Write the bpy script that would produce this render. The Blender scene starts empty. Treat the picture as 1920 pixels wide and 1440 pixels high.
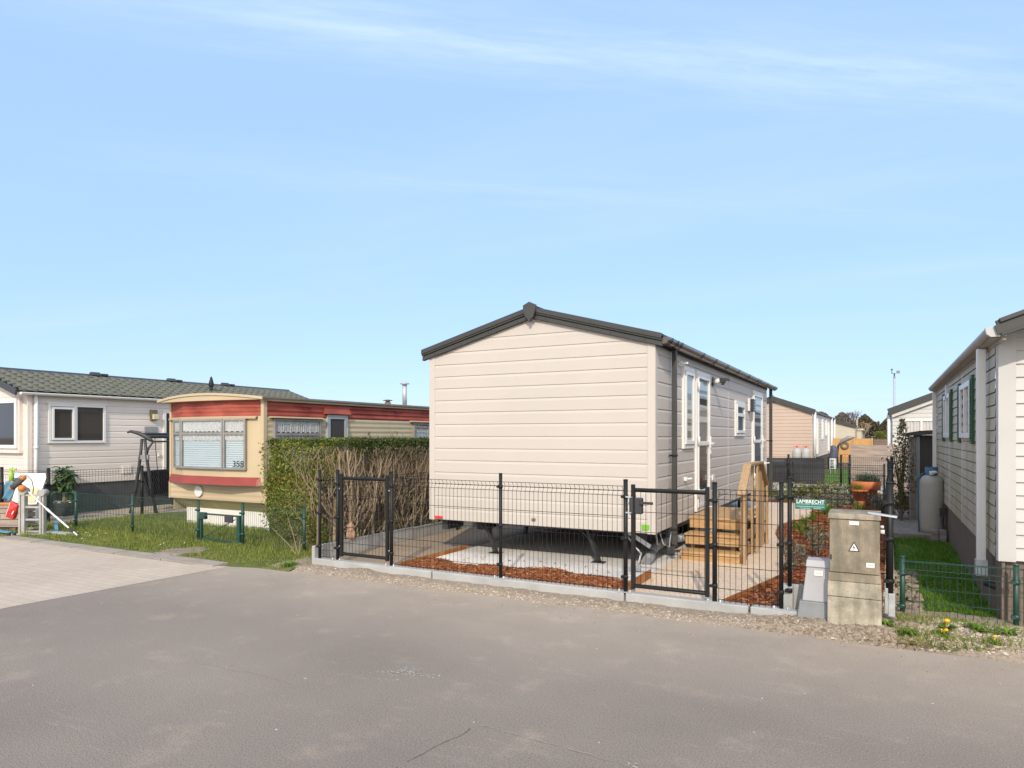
import bpy, bmesh, math, random
from mathutils import Vector, Matrix
R = math.radians
PI = math.pi
random.seed(7)
rnd, uni = random.random, random.uniform
scene = bpy.context.scene
col = scene.collection

# ------------------------------------------------------------------ materials
MATS = {}
def _nt(name):
    m = bpy.data.materials.new(name); m.use_nodes = True
    nt = m.node_tree; b = nt.nodes['Principled BSDF']
    return m, nt, b
def N(nt, t, **kw):
    n = nt.nodes.new(t)
    for k, v in kw.items(): setattr(n, k, v)
    return n
def noise(nt, vec, scale, detail=4, rough=.55):
    n = N(nt, 'ShaderNodeTexNoise'); n.inputs['Scale'].default_value = scale
    n.inputs['Detail'].default_value = detail; n.inputs['Roughness'].default_value = rough
    if vec: nt.links.new(vec, n.inputs['Vector'])
    return n.outputs['Fac']
def ramp(nt, fac, stops):
    r = N(nt, 'ShaderNodeValToRGB'); e = r.color_ramp.elements
    while len(e) < len(stops): e.new(.5)
    for el, (p, c) in zip(e, stops):
        el.position = p; el.color = (*c, 1) if len(c) == 3 else c
    nt.links.new(fac, r.inputs[0]); return r.outputs[0]
def mixc(nt, fac, a, b, mode='MIX'):
    n = N(nt, 'ShaderNodeMix', data_type='RGBA', blend_type=mode)
    for s, v in ((0, fac), (6, a), (7, b)):
        if hasattr(v, 'is_output'): nt.links.new(v, n.inputs[s])
        else: n.inputs[s].default_value = v if s == 0 else (*v, 1)
    return n.outputs[2]
def coords(nt, scale=(1, 1, 1), geo=False):
    if geo:
        o = N(nt, 'ShaderNodeNewGeometry').outputs['Position']
    else:
        o = N(nt, 'ShaderNodeTexCoord').outputs['Object']
    mp = N(nt, 'ShaderNodeMapping'); mp.inputs['Scale'].default_value = scale
    nt.links.new(o, mp.inputs['Vector']); return mp.outputs['Vector']
def bump(nt, b, h, strength, dist=.01):
    n = N(nt, 'ShaderNodeBump'); n.inputs['Strength'].default_value = strength
    n.inputs['Distance'].default_value = dist
    nt.links.new(h, n.inputs['Height']); nt.links.new(n.outputs[0], b.inputs['Normal'])
def mul(c, k): return tuple(min(1, max(0, x * k)) for x in c)
def mat(name, c, rough=.55, var=.1, sc=3, bmp=0, bsc=60, metal=0, stretch=(1, 1, 1), c2=None, spec=.5, fine=0):
    m, nt, b = _nt(name)
    v = coords(nt, stretch)
    f = noise(nt, v, sc, 6)
    out = ramp(nt, f, [(.3, mul(c, 1 - var)), (.7, c2 if c2 else mul(c, 1 + var))])
    if fine:
        f2 = noise(nt, v, sc * 14, 3)
        out = mixc(nt, fine, out, ramp(nt, f2, [(.3, (.25, .25, .25)), (.7, (1, 1, 1))]), 'MULTIPLY')
    nt.links.new(out, b.inputs['Base Color'])
    b.inputs['Roughness'].default_value = rough; b.inputs['Metallic'].default_value = metal
    b.inputs['Specular IOR Level'].default_value = spec
    if bmp: bump(nt, b, noise(nt, v, bsc, 4), bmp)
    MATS[name] = m; return m
def leafmat(name, stops, rough=.5, trans=.25):
    m, nt, b = _nt(name)
    g = N(nt, 'ShaderNodeNewGeometry')
    c = ramp(nt, g.outputs['Random Per Island'], stops)
    nt.links.new(c, b.inputs['Base Color']); b.inputs['Roughness'].default_value = rough
    b.inputs['Specular IOR Level'].default_value = .3
    t = N(nt, 'ShaderNodeBsdfTranslucent'); nt.links.new(c, t.inputs[0])
    mx = N(nt, 'ShaderNodeMixShader'); mx.inputs[0].default_value = trans
    o = nt.nodes['Material Output']
    nt.links.new(b.outputs[0], mx.inputs[1]); nt.links.new(t.outputs[0], mx.inputs[2]); nt.links.new(mx.outputs[0], o.inputs[0])
    MATS[name] = m; return m
def even(*cs):
    n = len(cs); return [(i / max(1, n - 1), c) for i, c in enumerate(cs)]

mat('siding_cream', (.53, .478, .428), .5, .035, .8, .05, 90)
mat('trim_cream', (.54, .487, .435), .5, .02)
mat('anthracite', (.047, .046, .043), .45, .12, 4, .05, 80)
mat('anthracite_gloss', (.10, .09, .075), .22, .15, 3)
mat('black_steel', (.014, .014, .014), .5, .2, 8, .04, 120, spec=.3)
mat('dark_steel', (.035, .036, .038), .5, .35, 6, .1, 60)
mat('galvanised', (.50, .52, .53), .45, .18, 14, .03, 60, .35)
mat('green_steel', (.017, .058, .044), .42, .2, 8, .04, 90)
mat('white_upvc', (.72, .71, .69), .35, .02)
mat('white_paint', (.52, .505, .48), .5, .05, 2)
mat('white_brick', (.74, .71, .67), .6, .06, 3, .2, 30)
mat('grey_siding', (.70, .63, .57), .5, .05, 1.2, .05, 80)
mat('grey_skirt', (.07, .075, .08), .6, .2, 3)
mat('cream_alu', (.52, .41, .265), .45, .05, 1.5)
mat('cream_side', (.50, .43, .285), .5, .09, 1.8, 0)
mat('cream_under', (.45, .38, .20), .6, .2, 3)
mat('red_alu', (.29, .045, .028), .6, .25, 2.2, .03, 30, c2=(.42, .095, .06), stretch=(1, 1, 2.5))
mat('red_plain', (.28, .045, .03), .45, .12, 3)
mat('felt_roof', (.22, .21, .19), .9, .2, 8, .3, 60)
mat('window_alu', (.26, .25, .24), .4, .12, 6)
mat('grey_door', (.34, .38, .39), .45, .05, 3)
mat('tile_roof', (.145, .145, .112), .8, .12, 5, .25, 120)
mat('blind', (.62, .67, .72), .6, .04)
mat('lace', (.66, .61, .60), .9, .22, 40, 0, c2=(.80, .77, .76))
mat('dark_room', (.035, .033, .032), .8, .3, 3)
mat('dark_glass', (.05, .044, .04), .04, .1, 1, spec=1.0)
mat('timber_new', (.49, .30, .135), .6, .22, 4, .25, 30, stretch=(1, 8, 8), fine=.25)
mat('timber_post', (.44, .29, .155), .65, .22, 5, .25, 30, stretch=(9, 9, 1.2), fine=.3)
mat('timber_grey', (.37, .285, .235), .75, .25, 2.2, .3, 30, stretch=(1, 1, 9), c2=(.47, .38, .32), fine=.25)
mat('timber_orange', (.52, .29, .11), .7, .15, 3, .2, 20, stretch=(8, 1, 1))
mat('timber_dark', (.20, .145, .115), .7, .25, 4, .3, 40, stretch=(9, 9, .8), fine=.3)
mat('rust', (.33, .115, .03), .75, .3, 9, .2, 60, c2=(.47, .20, .06))
mat('concrete', (.48, .475, .455), .8, .13, 3, .25, 50, fine=.2)
mat('concrete_new', (.40, .395, .38), .75, .12, 4, .15, 70, fine=.12)
mat('kerb_stone', (.36, .31, .255), .85, .14, 3, .25, 50, fine=.25)
mat('slab', (.70, .655, .60), .85, .14, 1.3, .2, 50, fine=.2)
mat('grey_plastic', (.40, .39, .40), .5, .07, 4)
mat('drain_grey', (.22, .23, .235), .45, .15, 5)
mat('terracotta', (.56, .17, .06), .75, .14, 6, .15, 50)
mat('clay', (.55, .33, .21), .8, .2, 20, .2, 60)
mat('soil', (.15, .10, .07), .95, .4, 12, .5, 40)
mat('tank_grey', (.40, .385, .34), .55, .08, 5, .1, 60)
mat('tank_white', (.42, .415, .39), .5, .06, 3)
mat('blue_paint', (.04, .13, .20), .5, .15, 6)
mat('brick_grey', (.27, .235, .21), .85, .2, 10, .4, 50)
mat('bark', (.33, .24, .155), .9, .3, 9, .5, 30, stretch=(6, 6, 1), c2=(.42, .32, .21))
mat('bark_dark', (.17, .13, .10), .9, .3, 9, .3, 30)
mat('bark_grey', (.16, .14, .125), .9, .3, 3)
mat('red_plastic', (.55, .03, .022), .35, .12, 10)
mat('orange_plastic', (.55, .19, .035), .45, .15, 9)
mat('blue_plastic', (.10, .25, .38), .5, .2, 8)
mat('teal_plastic', (.07, .30, .29), .5, .2, 8)
mat('lime_plastic', (.34, .50, .07), .5, .2, 8)
mat('charcoal_cloth', (.09, .085, .085), .8, .2, 8)
mat('alu', (.42, .41, .39), .42, .12, 12, .04, 60, .3)
mat('white_pole', (.80, .79, .77), .35, .04)
mat('rubber', (.03, .03, .032), .7, .2, 8)
mat('cardboard', (.50, .36, .25), .8, .12, 5)
mat('paper_white', (.82, .80, .76), .6, .04, 8)
mat('paper_yellow', (.72, .60, .35), .6, .12, 8)
mat('label_green', (.16, .42, .03), .5, .05)
mat('label_red', (.75, .05, .03), .4, .05)
mat('sign_green', (.015, .135, .105), .4, .08)
mat('sign_text', (.85, .87, .84), .5, .02)
mat('sign_pale', (.36, .55, .52), .5, .2, 60)
mat('ink', (.02, .02, .022), .5, .05)
mat('ink_grey', (.45, .45, .46), .5, .15, 90)
mat('shutter_green', (.018, .085, .034), .45, .12, 5)
mat('grey_white', (.74, .71, .67), .5, .08, 2)
mat('grey_trim', (.34, .305, .26), .5, .12, 2)
mat('curtain_grey', (.52, .49, .46), .9, .16, 16, stretch=(6, 6, .6))
mat('shade_net', (.05, .05, .052), .85, .25, 1.6, .5, 6)
mat('shed_brown', (.065, .052, .050), .6, .12, 3)
mat('shed_metal', (.27, .29, .29), .45, .1, 5)
mat('far_cream', (.50, .44, .33), .6, .04)
mat('far_pink', (.49, .37, .29), .55, .05, 1)
mat('pebble', (.72, .68, .62), .8, .2, 30)
mat('tarp', (.07, .085, .12), .6, .3, 3, .3, 5)
mat('lamp_glass', (.62, .54, .34), .3, .05)
mat('bronze', (.13, .10, .07), .45, .15, 8)
mat('plaque', (.27, .28, .28), .5, .2, 50)
mat('petal', (.85, .42, .01), .6, .12, 30)
mat('daisy', (.85, .83, .78), .6, .05)
mat('chalk', (.50, .465, .42), .9, .2, 30)
mat('crack', (.15, .13, .115), .9, .3, 20)
mat('crack_pale', (.33, .285, .24), .9, .2, 20)
leafmat('hedge_leaf', even((.04, .08, .012), (.12, .18, .025), (.21, .26, .04), (.28, .28, .055), (.24, .15, .06)))
leafmat('hedge_top', even((.02, .045, .012), (.05, .085, .02), (.10, .13, .03), (.15, .15, .04)))
leafmat('dry_leaf', even((.15, .10, .055), (.27, .19, .11), (.13, .14, .045), (.36, .28, .18), (.42, .36, .27)))
leafmat('grass_blade', even((.08, .145, .018), (.15, .22, .032), (.23, .29, .05), (.32, .325, .085), (.46, .40, .16)), .6, .35)
leafmat('lush_blade', even((.06, .16, .014), (.12, .25, .025), (.19, .33, .035), (.30, .35, .08)), .6, .5)
leafmat('palm_leaf', even((.014, .05, .018), (.03, .085, .03), (.06, .13, .04), (.15, .19, .05)), .35, .15)
leafmat('yellow_leaf', even((.07, .10, .02), (.15, .17, .03), (.24, .25, .05), (.16, .14, .04)))
leafmat('grey_leaf', even((.09, .10, .065), (.17, .175, .12), (.26, .26, .19), (.14, .12, .08)))
leafmat('dark_leaf', even((.035, .06, .02), (.085, .11, .035), (.18, .16, .08), (.30, .23, .15)))
leafmat('rosemary', even((.05, .08, .05), (.10, .13, .085), (.17, .19, .13)))
leafmat('chip', even((.13, .033, .010), (.25, .072, .022), (.35, .125, .042), (.17, .05, .018), (.46, .24, .11)), .8, 0)
leafmat('stone', even((.20, .155, .11), (.31, .245, .18), (.40, .325, .24), (.27, .215, .16), (.56, .50, .42)), .85, 0)
leafmat('pale_stone', even((.26, .20, .15), (.42, .34, .27), (.58, .50, .42), (.34, .25, .19)), .85, 0)
leafmat('clod', even((.17, .125, .09), (.26, .20, .15), (.34, .28, .215), (.22, .17, .125)), .95, 0)
leafmat('wood_far', even((.05, .045, .03), (.10, .075, .045), (.085, .085, .035), (.13, .10, .06), (.15, .14, .05)), .8, .1)

def m_glass():
    m, nt, b = _nt('clear_glass'); nt.nodes.remove(b)
    fr = N(nt, 'ShaderNodeFresnel'); fr.inputs[0].default_value = 1.5
    t = N(nt, 'ShaderNodeBsdfTransparent'); t.inputs[0].default_value = (.9, .92, .92, 1)
    g = N(nt, 'ShaderNodeBsdfGlossy'); g.inputs['Roughness'].default_value = .02
    x = N(nt, 'ShaderNodeMixShader')
    ge = N(nt, 'ShaderNodeNewGeometry'); iv = N(nt, 'ShaderNodeMath', operation='SUBTRACT'); iv.inputs[0].default_value = 1; nt.links.new(ge.outputs['Backfacing'], iv.inputs[1])
    mm = N(nt, 'ShaderNodeMath', operation='MULTIPLY'); nt.links.new(fr.outputs[0], mm.inputs[0]); nt.links.new(iv.outputs[0], mm.inputs[1])
    for a, q in ((mm.outputs[0], 0), (t.outputs[0], 1), (g.outputs[0], 2)): nt.links.new(a, x.inputs[q])
    nt.links.new(x.outputs[0], nt.nodes['Material Output'].inputs[0]); MATS['clear_glass'] = m
m_glass()
def m_asphalt():
    m, nt, b = _nt('asphalt'); v = coords(nt, geo=True)
    big = ramp(nt, noise(nt, v, .55, 6), [(.3, (.232, .193, .160)), (.7, (.300, .251, .205))])
    mid = ramp(nt, noise(nt, v, 2.6, 8, .65), [(.42, (1, 1, 1)), (.56, (1.0, 1.0, 1.0)), (.72, (1.3, 1.26, 1.2))])
    c = mixc(nt, 1, big, mid, 'MULTIPLY')
    # long faint scuffs drawn out along the lane
    v2 = coords(nt, (1.1, 7, 1), geo=True)
    c = mixc(nt, ramp(nt, noise(nt, v2, 1.7, 7, .7), [(.58, (0, 0, 0)), (.8, (.5, .5, .5))]), c, (.42, .365, .31))
    fine = ramp(nt, noise(nt, v, 105, 3, .8), [(.33, (.55, .55, .55)), (.5, (1, 1, 1)), (.69, (1.45, 1.43, 1.39))])
    c = mixc(nt, .9, c, fine, 'MULTIPLY')
    vo = N(nt, 'ShaderNodeTexVoronoi'); vo.inputs['Scale'].default_value = 3.2; nt.links.new(v, vo.inputs['Vector'])
    spot = ramp(nt, vo.outputs['Distance'], [(.018, (1, 1, 1)), (.03, (0, 0, 0))])
    c = mixc(nt, spot, c, (.62, .59, .55))
    # sand washed from the verge, a real stain with its own shape
    sep = N(nt, 'ShaderNodeSeparateXYZ'); nt.links.new(v, sep.inputs[0])
    mr = N(nt, 'ShaderNodeMapRange'); nt.links.new(sep.outputs[1], mr.inputs[0])
    mr.inputs[1].default_value = 4.1; mr.inputs[2].default_value = 6.1
    ma = N(nt, 'ShaderNodeMath', operation='MULTIPLY'); nt.links.new(mr.outputs[0], ma.inputs[0])
    nt.links.new(noise(nt, v, 1.3, 6, .7), ma.inputs[1])
    c = mixc(nt, ma.outputs[0], c, (.52, .425, .335))
    nt.links.new(c, b.inputs['Base Color']); b.inputs['Roughness'].default_value = .88
    b.inputs['Specular IOR Level'].default_value = .3
    bump(nt, b, noise(nt, v, 110, 4, .75), .8, .008); MATS['asphalt'] = m
m_asphalt()
def m_pavers():
    m, nt, b = _nt('pavers'); v = coords(nt, geo=True)
    br = N(nt, 'ShaderNodeTexBrick'); nt.links.new(v, br.inputs['Vector'])
    br.inputs['Scale'].default_value = 1; br.inputs['Brick Width'].default_value = .22; br.inputs['Row Height'].default_value = .11
    br.inputs['Mortar Size'].default_value = .005; br.inputs['Mortar Smooth'].default_value = .4
    br.inputs['Color1'].default_value = (.53, .43, .335, 1); br.inputs['Color2'].default_value = (.49, .40, .31, 1)
    br.inputs['Mortar'].default_value = (.38, .31, .24, 1)
    c = mixc(nt, .8, br.outputs['Color'], ramp(nt, noise(nt, v, 1.1, 6), [(.3, (.87, .87, .87)), (.7, (1.08, 1.08, 1.08))]), 'MULTIPLY')
    c = mixc(nt, .6, c, ramp(nt, noise(nt, v, 90, 3), [(.3, (.75, .75, .75)), (.7, (1.15, 1.15, 1.15))]), 'MULTIPLY')
    nt.links.new(c, b.inputs['Base Color']); b.inputs['Roughness'].default_value = .9
    bump(nt, b, br.outputs['Fac'], -.35, .006); MATS['pavers'] = m
m_pavers()
def m_ground(name, cs, sc, fsc, bmp=.6):
    m, nt, b = _nt(name); v = coords(nt, geo=True)
    c = ramp(nt, noise(nt, v, sc, 6), [(.25 + .5 * i / (len(cs) - 1), q) for i, q in enumerate(cs)])
    c = mixc(nt, .8, c, ramp(nt, noise(nt, v, fsc, 3, .7), [(.3, (.6, .6, .6)), (.7, (1.3, 1.3, 1.3))]), 'MULTIPLY')
    nt.links.new(c, b.inputs['Base Color']); b.inputs['Roughness'].default_value = .95
    b.inputs['Specular IOR Level'].default_value = .2
    bump(nt, b, noise(nt, v, fsc, 4), bmp, .02); MATS[name] = m
m_ground('earth', [(.13, .10, .07), (.20, .16, .11)], .5, 30)
m_ground('dirt_path', [(.29, .215, .15), (.37, .28, .195)], 1.2, 60, .3)
m_ground('verge_soil', [(.26, .205, .155), (.34, .28, .215)], 1.5, 45)
m_ground('turf', [(.07, .095, .02), (.11, .13, .035), (.19, .165, .075)], 1.1, 25)
m_ground('turf_green', [(.08, .15, .02), (.12, .19, .03)], 1.1, 25)
m_ground('mulch_base', [(.17, .045, .015), (.25, .08, .03)], 6, 50)
m_ground('brick_path', [(.27, .23, .195), (.35, .30, .26)], 2, 12)
def m_gravel():
    m, nt, b = _nt('tan_gravel'); v = coords(nt, geo=True)
    vo = N(nt, 'ShaderNodeTexVoronoi'); vo.inputs['Scale'].default_value = 75; nt.links.new(v, vo.inputs['Vector'])
    s = N(nt, 'ShaderNodeSeparateColor'); nt.links.new(vo.outputs['Color'], s.inputs[0])
    c = ramp(nt, s.outputs[0], even((.50, .36, .24), (.68, .51, .36), (.76, .60, .45), (.60, .46, .33)))
    c = mixc(nt, .9, c, ramp(nt, noise(nt, v, .9, 6), [(.3, (.86, .85, .84)), (.7, (1.06, 1.06, 1.06))]), 'MULTIPLY')
    nt.links.new(c, b.inputs['Base Color']); b.inputs['Roughness'].default_value = .95
    bump(nt, b, vo.outputs['Distance'], -.6, .008); MATS['tan_gravel'] = m
m_gravel()
def m_polyester():   # lichen-stained cabinet
    for name, base in (('cabinet_stain', (.275, .228, .165)), ('cabinet_base', (.40, .355, .27))):
        m, nt, b = _nt(name); v = coords(nt)
        c = ramp(nt, noise(nt, v, 5, 8, .65), [(.3, mul(base, .55)), (.5, base), (.68, mul(base, 1.45))])
        v2 = coords(nt, (7, 7, 1))
        c = mixc(nt, ramp(nt, noise(nt, v2, 1.6, 5), [(.46, (0, 0, 0)), (.68, (.7, .7, .7))]), c, (.13, .12, .085))
        c = mixc(nt, .8, c, ramp(nt, noise(nt, v, 120, 3, .7), [(.3, (.72, .72, .72)), (.7, (1.2, 1.2, 1.2))]), 'MULTIPLY')
        nt.links.new(c, b.inputs['Base Color']); b.inputs['Roughness'].default_value = .8
        bump(nt, b, noise(nt, v, 120, 3), .2, .004); MATS[name] = m
m_polyester()
def m_algae():
    m, nt, b = _nt('algae_siding'); v = coords(nt, geo=True)
    base = ramp(nt, noise(nt, v, .9, 6), [(.3, (.43, .365, .285)), (.7, (.54, .47, .375))])
    v2 = coords(nt, (1, 2.2, .55), geo=True)
    c = mixc(nt, ramp(nt, noise(nt, v2, 1.5, 7, .65), [(.42, (0, 0, 0)), (.62, (.8, .8, .8))]), base, (.34, .315, .13))
    nt.links.new(c, b.inputs['Base Color']); b.inputs['Roughness'].default_value = .55; MATS['algae_siding'] = m
m_algae()

# ------------------------------------------------------------------ geometry
ORG = {}
class MB:
    def __init__(s): s.v = []; s.f = []; s.mi = []; s.cur = 0; s.sm = []; s.smooth = False
    def add(s, vs, fs):
        o = len(s.v); s.v += [tuple(p) for p in vs]
        for f in fs: s.f.append([o + i for i in f]); s.mi.append(s.cur); s.sm.append(s.smooth)
        return s
    def box(s, x0, x1, y0, y1, z0, z1):
        return s.add([(x, y, z) for z in (z0, z1) for y in (y0, y1) for x in (x0, x1)],
                     [(0, 2, 3, 1), (4, 5, 7, 6), (0, 1, 5, 4), (2, 6, 7, 3), (0, 4, 6, 2), (1, 3, 7, 5)])
    def bar(s, a, b, w, h, up=(0, 0, 1)):
        a, b = Vector(a), Vector(b); d = (b - a).normalized(); u = Vector(up)
        if abs(d.dot(u)) > .99: u = Vector((0, 1, 0))
        x = d.cross(u).normalized() * (w / 2); y = x.cross(d).normalized() * (h / 2)
        return s.add([p + i * x + j * y for p in (a, b) for i, j in ((-1, -1), (1, -1), (1, 1), (-1, 1))],
                     [(0, 1, 2, 3), (7, 6, 5, 4), (0, 4, 5, 1), (1, 5, 6, 2), (2, 6, 7, 3), (3, 7, 4, 0)])
    def tube(s, pts, r, n=8, caps=True):
        pts = [Vector(p) for p in pts]; rs = r if isinstance(r, (list, tuple)) else [r] * len(pts)
        vs = []; ref = None
        for i, p in enumerate(pts):
            d = (pts[min(i + 1, len(pts) - 1)] - pts[max(i - 1, 0)])
            if d.length < 1e-9: d = Vector((0, 0, 1))
            d.normalize()
            if ref is None:
                ref = Vector((1, 0, 0)) if abs(d.x) < .9 else Vector((0, 1, 0))
            x = (ref - d * ref.dot(d)).normalized(); y = d.cross(x); ref = x
            vs += [p + (x * math.cos(2 * PI * k / n) + y * math.sin(2 * PI * k / n)) * rs[i] for k in range(n)]
        fs = [(i * n + k, i * n + (k + 1) % n, (i + 1) * n + (k + 1) % n, (i + 1) * n + k) for i in range(len(pts) - 1) for k in range(n)]
        sm = s.smooth; s.smooth = n > 5; s.add(vs, fs); s.smooth = sm
        if caps:
            o = len(s.v) - len(vs)
            for rg in (list(range(n))[::-1], [len(vs) - n + k for k in range(n)]):
                s.f.append([o + i for i in rg]); s.mi.append(s.cur); s.sm.append(False)
        return s
    def lathe(s, prof, c=(0, 0, 0), n=20):
        vs = [(c[0] + r * math.cos(2 * PI * k / n), c[1] + r * math.sin(2 * PI * k / n), c[2] + z) for r, z in prof for k in range(n)]
        fs = [(i * n + k, i * n + (k + 1) % n, (i + 1) * n + (k + 1) % n, (i + 1) * n + k) for i in range(len(prof) - 1) for k in range(n)]
        sm = s.smooth; s.smooth = True; s.add(vs, fs); s.smooth = sm; return s
    def prism(s, poly, ax, lo, hi):   # poly in the two axes other than ax (x,y)->(x,y) (x,z) (y,z)
        def P(a, b, t): return (t, a, b) if ax == 0 else (a, t, b) if ax == 1 else (a, b, t)
        n = len(poly)
        return s.add([P(a, b, t) for t in (lo, hi) for a, b in poly],
                     [tuple(range(n))[::-1], tuple(range(n, 2 * n))] + [(i, (i + 1) % n, n + (i + 1) % n, n + i) for i in range(n)])
    def quad(s, *p): return s.add(p, [tuple(range(len(p)))])
    def ball(s, c, r, nu=8, nv=6, sz=1.0):
        prof = [(max(1e-4, r * math.sin(PI * i / nv)), -r * sz * math.cos(PI * i / nv)) for i in range(nv + 1)]
        return s.lathe(prof, c, nu)
    def cut(s, planes):
        """clip away what lies on the positive side of each (point, normal)"""
        bm = s.bm(); 
        for co, no in planes:
            bmesh.ops.bisect_plane(bm, geom=bm.verts[:] + bm.edges[:] + bm.faces[:], plane_co=co, plane_no=no, clear_outer=True)
        bm.verts.index_update(); s.v = [tuple(v.co) for v in bm.verts]; s.f = [[v.index for v in f.verts] for f in bm.faces]
        s.mi = [f.material_index for f in bm.faces]; s.sm = [f.smooth for f in bm.faces]; bm.free(); return s
    def bm(s):
        bm = bmesh.new(); vs = [bm.verts.new(p) for p in s.v]
        for f, mi, sm in zip(s.f, s.mi, s.sm):
            try: q = bm.faces.new([vs[i] for i in f]); q.material_index = mi; q.smooth = sm
            except ValueError: pass
        return bm
    def build(s, name, m, parent=None, bevel=0, label=None, org=None, nrm=True):
        o0 = Vector(ORG[parent]) if parent else Vector(org or (0, 0, 0))
        me = bpy.data.meshes.new(name)
        me.from_pydata([(a - o0[0], b - o0[1], c - o0[2]) for a, b, c in s.v], [], s.f)
        me.polygons.foreach_set('material_index', s.mi); me.polygons.foreach_set('use_smooth', s.sm); me.update()
        if nrm:
            bm = bmesh.new(); bm.from_mesh(me); bmesh.ops.recalc_face_normals(bm, faces=bm.faces[:]); bm.to_mesh(me); bm.free()
        for q in (m if isinstance(m, (list, tuple)) else [m]): me.materials.append(MATS[q])
        o = bpy.data.objects.new(name, me); col.objects.link(o)
        if parent: o.parent = parent
        else: o.location = o0
        ORG[o] = o0
        if bevel:
            b = o.modifiers.new('bevel', 'BEVEL'); b.width = bevel; b.segments = 2; b.limit_method = 'ANGLE'; b.angle_limit = R(40)
        if label: o['label'] = label
        return o
    def solo(s, name, m, label, cat, group=None, bevel=0, kind=None, nrm=True):
        xs, ys, zs = zip(*s.v); org = ((min(xs) + max(xs)) / 2, (min(ys) + max(ys)) / 2, min(zs))
        o = s.build(name, m, None, bevel, None, org, nrm); tag(o, label, cat, group, kind); return o
def tag(o, label, cat, group=None, kind=None):
    o['label'] = label; o['category'] = cat
    if group: o['group'] = group
    if kind: o['kind'] = kind
def thing(name, label, cat, loc, group=None):
    o = bpy.data.objects.new(name, None); col.objects.link(o); o.location = loc; o.empty_display_size = .1
    ORG[o] = Vector(loc); tag(o, label, cat, group); return o
def struct(mb, name, m, kind='structure', nrm=True):
    o = mb.build(name, m, nrm=nrm); o['kind'] = kind; return o
def copy_tree(o, loc, label=None, parent=None, name=None):
    c = o.copy(); col.objects.link(c)
    if parent: c.parent = parent
    else:
        c.location = loc
        if label: c['label'] = label
    for ch in list(o.children): copy_tree(ch, None, None, c)
    return c
def text(s, size, mname, parent, loc, rot, name, sx=1.0, ext=.0015, spacing=1.0, off=.006):
    cu = bpy.data.curves.new(name, 'FONT'); cu.body = s; cu.size = size; cu.extrude = ext; cu.align_x = 'CENTER'; cu.space_character = spacing
    cu.offset = size * off
    t = bpy.data.objects.new(name + '_tmp', cu); col.objects.link(t)
    dg = bpy.context.evaluated_depsgraph_get(); dg.update()
    me = bpy.data.meshes.new_from_object(t.evaluated_get(dg)); bpy.data.objects.remove(t)
    me.transform(Matrix.Translation(Vector(loc) - Vector(ORG[parent])) @ rot.to_4x4() @ Matrix.Diagonal((sx, 1, 1, 1)))
    me.materials.clear(); me.materials.append(MATS[mname])
    o = bpy.data.objects.new(name, me); col.objects.link(o); o.parent = parent; ORG[o] = ORG[parent]; return o

def siding(mb, ax, c, lo, hi, z0, z1, h, out, prof='groove', dep=.012):
    """boards on a wall along axis ax ('x': plane y=c, 'y': plane x=c); out = outward sign"""
    z = z0
    while z < z1 - .005:
        t = min(z + h, z1)
        if prof == 'groove': P = [(z, 0), (z + .006, dep), (t - .03, dep), (t, .003)]
        elif prof == 'slot': P = [(z, 0), (z + .010, 0), (z + .011, dep), (t, dep * .75)]
        elif prof == 'lap': P = [(z, -.001), (z + .001, dep), (t, .0)]
        else: P = [(z, 0), (z + .3 * h, dep), (z + .5 * h, dep), (z + .8 * h, 0), (t, 0)]
        pts = [((l, c + out * d, q) if ax == 'x' else (c + out * d, l, q)) for q, d in P for l in (lo, hi)]
        mb.add(pts, [(2 * i, 2 * i + 1, 2 * i + 3, 2 * i + 2) for i in range(len(P) - 1)])
        z = t
    return mb
def wall_rect(mb, ax, c, out, lo, hi, z0, z1, d0, d1):
    """box standing on a wall plane, from depth d0 to d1 outwards"""
    a, b = sorted((c + out * d0, c + out * d1))
    return mb.box(lo, hi, a, b, z0, z1) if ax == 'x' else mb.box(a, b, lo, hi, z0, z1)
def frame_rect(mb, ax, c, out, lo, hi, z0, z1, w, d0, d1):
    wall_rect(mb, ax, c, out, lo, lo + w, z0, z1, d0, d1); wall_rect(mb, ax, c, out, hi - w, hi, z0, z1, d0, d1)
    wall_rect(mb, ax, c, out, lo + w, hi - w, z0, z0 + w, d0, d1); wall_rect(mb, ax, c, out, lo + w, hi - w, z1 - w, z1, d0, d1)
    return mb
def leaves(mb, n, pos, size, up=.3, asp=.5, bend=.15):
    """n small folded leaves; pos() gives each centre"""
    for _ in range(n):
        p = Vector(pos()); L = size * uni(.6, 1.35)
        d = Vector((uni(-1, 1), uni(-1, 1), uni(-1, 1) + up))
        if d.length < .05: continue
        d.normalize(); w = d.cross(Vector((uni(-1, 1), uni(-1, 1), uni(-1, 1))))
        if w.length < .05: continue
        w.normalize(); nn = d.cross(w) * L * bend
        mb.quad(p - d * L / 2, p + w * L * asp / 2 + nn, p + d * L / 2, p - w * L * asp / 2 + nn)
    return mb
def blades(mb, n, pos, h, w=.004, lean=.35):
    for _ in range(n):
        x, y, z, k = pos(); H = h * k * uni(.5, 1.3); a = uni(0, 2 * PI); b = uni(0, 2 * PI)
        dx, dy = math.cos(a) * w, math.sin(a) * w; l = H * uni(.05, lean) * 1.6; ex, ey = math.cos(b) * l, math.sin(b) * l
        mb.add([(x - dx, y - dy, z), (x + dx, y + dy, z), (x + dx * .7 + ex * .35, y + dy * .7 + ey * .35, z + H * .6), (x - dx * .7 + ex * .35, y - dy * .7 + ey * .35, z + H * .6), (x + ex, y + ey, z + H * (1 - .25 * lean))],
               [(0, 1, 2, 3), (3, 2, 4)])
    return mb
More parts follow.
